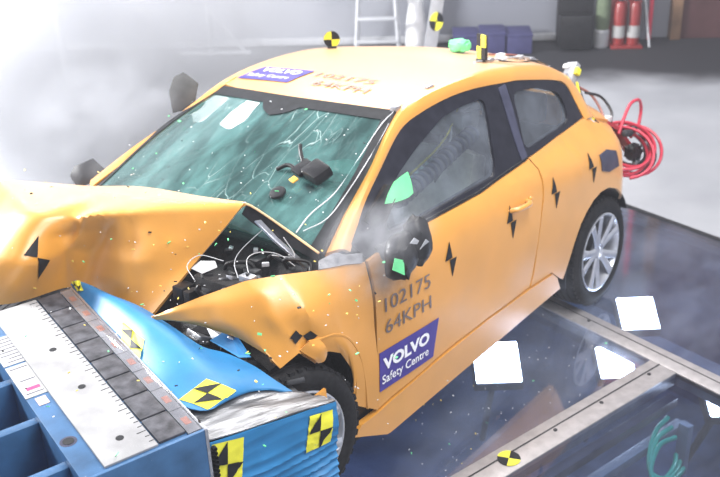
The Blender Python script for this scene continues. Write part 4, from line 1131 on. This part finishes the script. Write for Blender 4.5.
# honeycomb cells seen at the cut edge next to the block
bm = bmesh.new()
for i in range(3):
    for j in range(34):
        cx = -.10 - 0 * i; z = .85 - j * .0175 - (i % 2) * .00875; y = -.018 - i * .014 + .02
        cx = -.056 - .0125 * i
        bmesh.ops.create_cone(bm, cap_ends=False, segments=6, radius1=.0078, radius2=.0078, depth=.03, matrix=Matrix.Translation((cx, -.022, z)) @ Matrix.Rotation(math.pi / 2, 4, 'X'))
hc_ = finish(bm, 'honeycomb_cells', DARKMET, hb, 0); hc_['kind'] = 'stuff'
box('honeycomb_core', (-.15, -.30, .25), (-.084, -.035, .845), ENGINE, hb, .003)
box('core_block', (-.50, -.55, .25), (-.084, -.05, .80), CRUSHED, hb, .01)
box('main_core', (-.16, -1.12, .22), (-.088, -.05, .82), CRUSHED, hb, .01)
# torn light blue cladding sheet curling up over the block edge
SHEET = [
 [(-.075, -1.250, .925), (-.085, -1.235, .945), (-.095, -1.215, .950)],
 [(-.062, -1.05, .935), (-.10, -1.08, .965), (-.125, -1.09, .955)],
 [(-.058, -.885, .938), (-.115, -.93, .985), (-.155, -.985, .955)],
 [(-.055, -.70, .938), (-.14, -.74, .995), (-.20, -.85, .950)],
 [(-.050, -.553, .938), (-.15, -.60, .995), (-.225, -.775, .942)],
 [(-.048, -.40, .938), (-.18, -.46, .985), (-.242, -.665, .935)],
 [(-.046, -.281, .938), (-.19, -.33, .965), (-.276, -.484, .925)],
 [(-.055, -.190, .930), (-.22, -.24, .930), (-.332, -.401, .91)],
 [(-.117, -.139, .905), (-.25, -.19, .905), (-.381, -.308, .895)],
 [(-.20, -.165, .892), (-.31, -.19, .880), (-.423, -.189, .860)],
 [(-.30, -.215, .872), (-.38, -.19, .858), (-.489, -.116, .805)]]
def sheet_disp(p, s, t): return p + V((0, 0, .007 * noise.noise(p * 8)))
sheet = loft('torn_blue_cladding', [[V(p) for p in r] for r in SHEET], SKYBLUE, hb, 14, 50, -.004, 50, sheet_disp)
sht = tree_of(sheet)
loft('curled_silver_edge', [[(-.26, -.205, .872), (-.36, -.20, .858), (-.44, -.165, .835), (-.495, -.11, .800)], [(-.29, -.17, .862), (-.37, -.15, .853), (-.44, -.125, .828), (-.50, -.09, .795)], [(-.30, -.16, .835), (-.37, -.14, .825), (-.44, -.115, .81), (-.50, -.085, .785)]], CRUSHED, hb, 16, 8, .003)
prism('torn_blue_tab', [(-.33, -.51, .915), (-.385, -.46, .965), (-.395, -.41, .955), (-.40, -.33, .905), (-.37, -.36, .90)], .004, SKYBLUE, hb)
lathe('tab_rivet', [(.014, 0), (.014, .006), (.008, .008)], STEEL, hb, 14, Matrix.Translation((-.375, -.43, .945)) @ Matrix.Rotation(-.6, 4, 'Y'))
# checkered targets stuck on the cladding: yellow square with two black triangles
def square_target(label_parent, corners, tree, ref):
    """corners TL TR BR BL; triangles of the pinwheel pattern"""
    c = [V(p) for p in corners]; m_ = (c[0] + c[1] + c[2] + c[3]) / 4
    decal('yellow_target', c, tree, YELLOW, label_parent, .006, ref, 14)
    mid = [(c[i] + c[(i + 1) % 4]) / 2 for i in range(4)]
    decal('black_triangle', [mid[0], m_, (c[0] + mid[3]) / 2 if False else mid[3]], tree, BLACK, label_parent, .0095, ref, 8)
    decal('black_triangle', [mid[2], m_, mid[1]], tree, BLACK, label_parent, .0095, ref, 8)
square_target(sheet, [(-.097, -.74, .975), (-.107, -.565, .975), (-.055, -.50, .95), (-.055, -.673, .95)], sht, (0, 0, 1))
square_target(sheet, [(-.184, -.253, .94), (-.255, -.179, .905), (-.125, -.14, .905), (-.062, -.212, .93)], sht, (0, 0, 1))
square_target(sheet, [(-.075, -1.245, .94), (-.095, -1.19, .955), (-.085, -1.11, .95), (-.065, -1.15, .94)], sht, (0, 0, 1))
square_target(swall, [(-.070, -.03, .862), (-.192, -.03, .838), (-.165, -.03, .655), (-.062, -.03, .70)], stree, (0, 1, 0))
square_target(swall, [(-.446, -.03, .803), (-.54, -.03, .79), (-.524, -.03, .661), (-.42, -.03, .656)], stree, (0, 1, 0))

# ------------------------------------------------------------------ background along the wall
def WP(s, o, z): return MW @ V((s, o, z))
ch = empty('dark_stacked_seat'); ch.matrix_world = MW @ Matrix.Translation((4.215, .35, 0))
box('backrest', (-.20, -.10, .02), (.20, .0, .75), BLACKP, ch, .05)
box('seat', (-.19, 0, .02), (.19, .16, .40), BLACKP, ch, .05)
tag(ch, 'dark upholstered seat standing against the grey wall', 'seat')
cb = empty('pale_canister'); cb.matrix_world = MW @ Matrix.Translation((4.52, .30, 0))
lathe('drum', [(.075, 0), (.082, .02), (.082, .18), (.07, .2)], LIGHTGREY, cb, 20)
lathe('green_bag', [(.07, .2), (.082, .3), (.082, .5), (.04, .62)], mat('olive_bag', (.10, .13, .08), .8, bump=.3), cb, 16)
tag(cb, 'pale canister with an olive bag on it beside the dark seat', 'canister')
REDX = mat('extinguisher_red', (.22, .02, .02), .35, coat=.3)
def extinguisher(s, label):
    e = empty('fire_extinguisher'); e.matrix_world = MW @ Matrix.Translation((s, .30, .03))
    lathe('cylinder', [(.066, 0), (.07, .02), (.07, .40), (.055, .45), (.025, .47)], REDX, e, 20)
    lathe('label_band', [(.0712, .08), (.0712, .21)], PAPER, e, 20)
    lathe('valve', [(.025, .47), (.022, .52), (.028, .53)], DARKMET, e, 12)
    tube('nozzle_hose', [(0, .03, .50), (.07, .06, .47), (.085, .06, .30), (.08, .06, .15)], .010, BCABLE, e, 6)
    tag(e, label, 'fire extinguisher', 'fire extinguishers by the wall')
extinguisher(4.70, 'red fire extinguisher with white label, next to the olive bag')
extinguisher(4.86, 'red fire extinguisher with white label, next to the leaning pole')
stn = empty('extinguisher_stand'); stn.matrix_world = MW @ Matrix.Translation((4.78, .30, 0))
box('base', (-.17, -.12, 0), (.17, .12, .028), REDX, stn, .006)
box('back', (-.17, -.12, .028), (.17, -.10, .62), REDX, stn, .006)
tag(stn, 'low red stand holding the two fire extinguishers', 'stand')
tag(tube('leaning_pole', [WP(5.04, .35, 0), WP(4.93, .06, .95)], .014, LIGHTGREY, None, 8), 'thin pole leaning on the wall by the red door frame', 'pole')
VIOLET = mat('violet_blue_box', (.035, .035, .11), .7)
for k, s in enumerate((3.02, 3.31, 3.60)):
    c = empty('storage_crate'); c.matrix_world = MW @ Matrix.Translation((s, .35, 0))
    box('bin', (-.135, -.2, 0), (.135, .2, .20 + .02 * (k % 2)), VIOLET, c, .012)
    box('rim', (-.142, -.207, .19 + .02 * (k % 2)), (.142, .207, .22 + .02 * (k % 2)), VIOLET, c, .006)
    tag(c, ['violet blue crate by the wall, nearest the leaning post', 'violet blue crate by the wall, middle of three', 'violet blue crate by the wall, nearest the dark seat'][k], 'crate', 'crates along the wall')
# trestle ladder
ld = empty('folding_ladder'); ld.matrix_world = MW @ Matrix.Translation((2.05, .45, 0))
for sx in (-1, 1):
    for sy in (-1, 1): tube('rail', [(sx * .24 , sy * .22, 0), (sx * .17, sy * .03, 1.1)], .020, LIGHTGREY, ld, 8)
for k in range(4):
    z = .18 + .24 * k; t = z / 1.1
    box('step', (-.24 + .07 * t, .22 - .19 * t - .03, z), (.24 - .07 * t, .22 - .19 * t + .03, z + .03), LIGHTGREY, ld, .005)
tag(ld, 'grey folding ladder in the haze behind the roof', 'ladder')
sk = lathe('white_sack', [(.09, 0), (.12, .06), (.11, .3), (.08, .5), (.10, .66), (.05, .8)], mat('off_white_fabric', (.66, .66, .68), .9, bump=.2), None, 20, MW @ Matrix.Translation((2.47, .3, 0)))
tag(sk, 'hanging white sack between ladder and leaning post', 'sack')
tr_ = empty('steel_trestle'); tr_.matrix_world = MW @ Matrix.Translation((.15, .35, 0))
tube('upright', [(0, 0, 0), (0, 0, 1.1)], .03, LIGHTGREY, tr_, 8)
tube('brace', [(0, 0, .55), (.42, 0, 0)], .022, LIGHTGREY, tr_, 8)
tube('foot_bar', [(-.35, 0, .03), (.45, 0, .03)], .025, LIGHTGREY, tr_, 8)
tag(tr_, 'pale steel trestle with slanted brace fading in the haze', 'trestle')
tag(wbox('wall_duct', (-9, .0, .02), (4.9, .05, .10), LIGHTGREY, None, .01), 'grey duct running along the foot of the wall', 'duct')
# leaning measuring post with a target, behind the roof
pst = empty('measuring_post')
a = WP(2.50, 3.0, 0.0); 
pst.matrix_world = MW @ Matrix.Translation((2.492, 3.0, 0)) @ Matrix.Rotation(math.radians(9.0), 4, 'Y')
box('column', (-.052, -.03, 0), (.052, .03, 2.2), LIGHTGREY, pst, .004)
box('base_plate', (-.16, -.12, 0), (.16, .12, .015), STEEL, pst, .003)
quarter_disc('t', Matrix.Translation((0.015, .031, .965)) @ Matrix.Rotation(-math.pi / 2, 4, 'X') @ Matrix.Diagonal((.72, 1, 1, 1)), .078, parent=pst)
tag(pst, 'leaning light grey post with a round yellow and black target behind the roof', 'post')

# ------------------------------------------------------------------ flying fragments
def flakes(name, n, region, size, material, seed, label):
    random.seed(seed); bm = bmesh.new()
    for k in range(n):
        p = region()
        s = size * random.uniform(.4, 1.3)
        q = Matrix.Translation(p) @ Matrix.Rotation(random.uniform(0, 6.3), 4, 'Z') @ Matrix.Rotation(random.uniform(-1.2, 1.2), 4, 'X')
        add_box(bm, (-s, -s * random.uniform(.2, .8), -.0012), (s, s * random.uniform(.2, .8), .0012), 0, q)
    o = finish(bm, name, material, None, 0)
    tag(o, label, 'debris', None, 'stuff')
def reg_hood():
    i, j = random.uniform(.15, 1), random.random()
    return mc @ (hood_pt(i, j, random.uniform(.006, .10) if random.random() < .6 else .006))
def reg_front():
    return mc @ V((random.uniform(2.1, 2.75), random.uniform(.3, .98), random.uniform(.82, 1.25)))
def reg_wheel():
    return mc @ V((random.uniform(2.2, 2.9), random.uniform(.7, 1.15), random.uniform(.45, 1.0)))
def reg_screen(): return mc @ wpt(random.uniform(.15, 1), random.random(), random.uniform(.006, .12))
def reg_floor(): return RF @ V((random.uniform(.2, 1.6), random.uniform(.9, 1.45), random.choice((.002, random.uniform(.0, .35)))))
def reg_bar(): return MB @ V((random.uniform(-.5, .35), random.uniform(-1.15, .05), random.uniform(.96, 1.1)))
def mixreg(*rs): return lambda: random.choice(rs)()
flakes('green_fragments', 52, mixreg(reg_hood, reg_front, reg_wheel, reg_wheel, reg_screen, reg_floor, reg_bar), .0065, GREEN, 1, 'scattered bright green fragments flying around the crushed front')
flakes('yellow_fragments', 60, mixreg(reg_hood, reg_hood, reg_front, reg_wheel, reg_bar, reg_floor), .0048, mat('pale_yellow_chip', (.8, .62, .12), .6), 2, 'scattered yellow and orange paint chips over hood and barrier')
flakes('white_fragments', 210, mixreg(reg_hood, reg_front, reg_wheel, reg_screen, reg_screen, reg_floor, reg_floor, reg_bar), .0032, WHITE, 3, 'fine white glass crumbs scattered over windscreen, hood and floor')
flakes('dark_fragments', 34, mixreg(reg_hood, reg_front, reg_bar, reg_screen), .0055, BLACKP, 4, 'scattered dark plastic fragments over hood and fender')

# ------------------------------------------------------------------ smoke
def smoke_mat(name, density, scale, thr, col=(.9, .92, 1.0)):
    m = bpy.data.materials.new(name); m.use_nodes = True
    nt = m.node_tree; N = nt.nodes; L = nt.links; N.clear()
    out = N.new('ShaderNodeOutputMaterial'); vs = N.new('ShaderNodeVolumePrincipled')
    vs.inputs['Color'].default_value = (*col, 1); vs.inputs['Anisotropy'].default_value = 0.1
    tc = N.new('ShaderNodeTexCoord')
    ln = N.new('ShaderNodeVectorMath'); ln.operation = 'LENGTH'; L.new(tc.outputs['Object'], ln.inputs[0])
    fo = N.new('ShaderNodeMapRange'); fo.interpolation_type = 'SMOOTHSTEP'
    fo.inputs[1].default_value = .25; fo.inputs[2].default_value = 1.0; fo.inputs[3].default_value = 1; fo.inputs[4].default_value = 0
    L.new(ln.outputs['Value'], fo.inputs[0])
    nz = N.new('ShaderNodeTexNoise'); nz.inputs['Scale'].default_value = scale; nz.inputs['Detail'].default_value = 3; nz.inputs['Distortion'].default_value = .4
    L.new(tc.outputs['Object'], nz.inputs['Vector'])
    mr = N.new('ShaderNodeMapRange'); mr.inputs[1].default_value = thr; mr.inputs[2].default_value = thr + .3; mr.inputs[3].default_value = 0; mr.inputs[4].default_value = density
    L.new(nz.outputs['Fac'], mr.inputs[0])
    mu = N.new('ShaderNodeMath'); mu.operation = 'MULTIPLY'; L.new(fo.outputs[0], mu.inputs[0]); L.new(mr.outputs[0], mu.inputs[1])
    L.new(mu.outputs[0], vs.inputs['Density']); L.new(vs.outputs[0], out.inputs['Volume'])
    return m
def puff(c, r, density, scale, thr, label, rz=0.0):
    bm = bmesh.new(); bmesh.ops.create_icosphere(bm, subdivisions=2, radius=1.05)
    o = finish(bm, 'smoke_cloud', smoke_mat('smoke', density, scale, thr), None)
    o.location = c; o.scale = r; o.rotation_euler = (0, 0, rz)
    tag(o, label, 'smoke', None, 'stuff')
puff((1.15, -2.3, 1.25), (1.7, 1.9, 1.5), 2.2, 1.6, .28, 'dense white smoke drifting behind the far side of the car', .6)
puff((1.86, -.98, 1.27), (.55, .42, .40), 2.6, 1.8, .36, 'white smoke veiling the far windscreen pillar')
puff((1.9, -1.65, 1.2), (.9, .8, .7), 0.9, 1.8, .36, 'white smoke wisp beside the far windscreen pillar')
puff((-1.3, -2.6, 0.9), (1.6, 1.3, .9), .35, 1.6, .36, 'thin pale haze behind the roof in front of the wall')
puff((-2.0, .9, .45), (.9, .8, .5), .30, 1.7, .36, 'thin grey haze over the floor behind the car')
puff((2.02, .84, 1.16), (.36, .20, .26), 5.0, 1.9, .38, 'blue grey smoke puff around the torn door mirror')
puff((1.5, 1.25, .55), (.8, .4, .5), .3, 1.6, .40, 'faint smoke in front of the door and sill')

# lighting mast behind the car: its two flood heads mirror in the windscreen
mast = empty('lighting_mast', (-.90, -5.62, 0), math.radians(62))
tube('pole', [(0, 0, 0), (0, 0, 4.9)], .04, LIGHTGREY, mast, 10)
lathe('foot', [(.35, 0), (.35, .03), (.06, .06)], DARKMET, mast, 24)
for z, dx in ((3.12, 0.0), (4.45, .36)):
    h = box('flood_head', (.05 + dx, -.30, z - .30), (.17 + dx, .30, z + .30), DARKMET, mast, .02)
    box('lens', (.17 + dx, -.27, z - .27), (.178 + dx, .27, z + .27), LAMP, h, .003)
    if dx: tube('bracket', [(0, 0, z), (.06 + dx, 0, z)], .025, LIGHTGREY, mast, 8)
tag(mast, 'tall lighting mast with two square flood heads in the smoke', 'mast')

# thin haze filling the hall
hz = bpy.data.materials.new('hall_haze'); hz.use_nodes = True
hz.node_tree.nodes.clear()
ho = hz.node_tree.nodes.new('ShaderNodeOutputMaterial'); hv = hz.node_tree.nodes.new('ShaderNodeVolumeScatter')
hv.inputs['Color'].default_value = (.88, .90, 1.0, 1); hv.inputs['Density'].default_value = .005
hz.node_tree.links.new(hv.outputs[0], ho.inputs['Volume'])
hb_ = box('smoke_haze', (-9, -9, .02), (5.6, 5.2, 4.5), hz)
tag(hb_, 'thin pale haze hanging in the whole hall', 'haze', None, 'stuff')
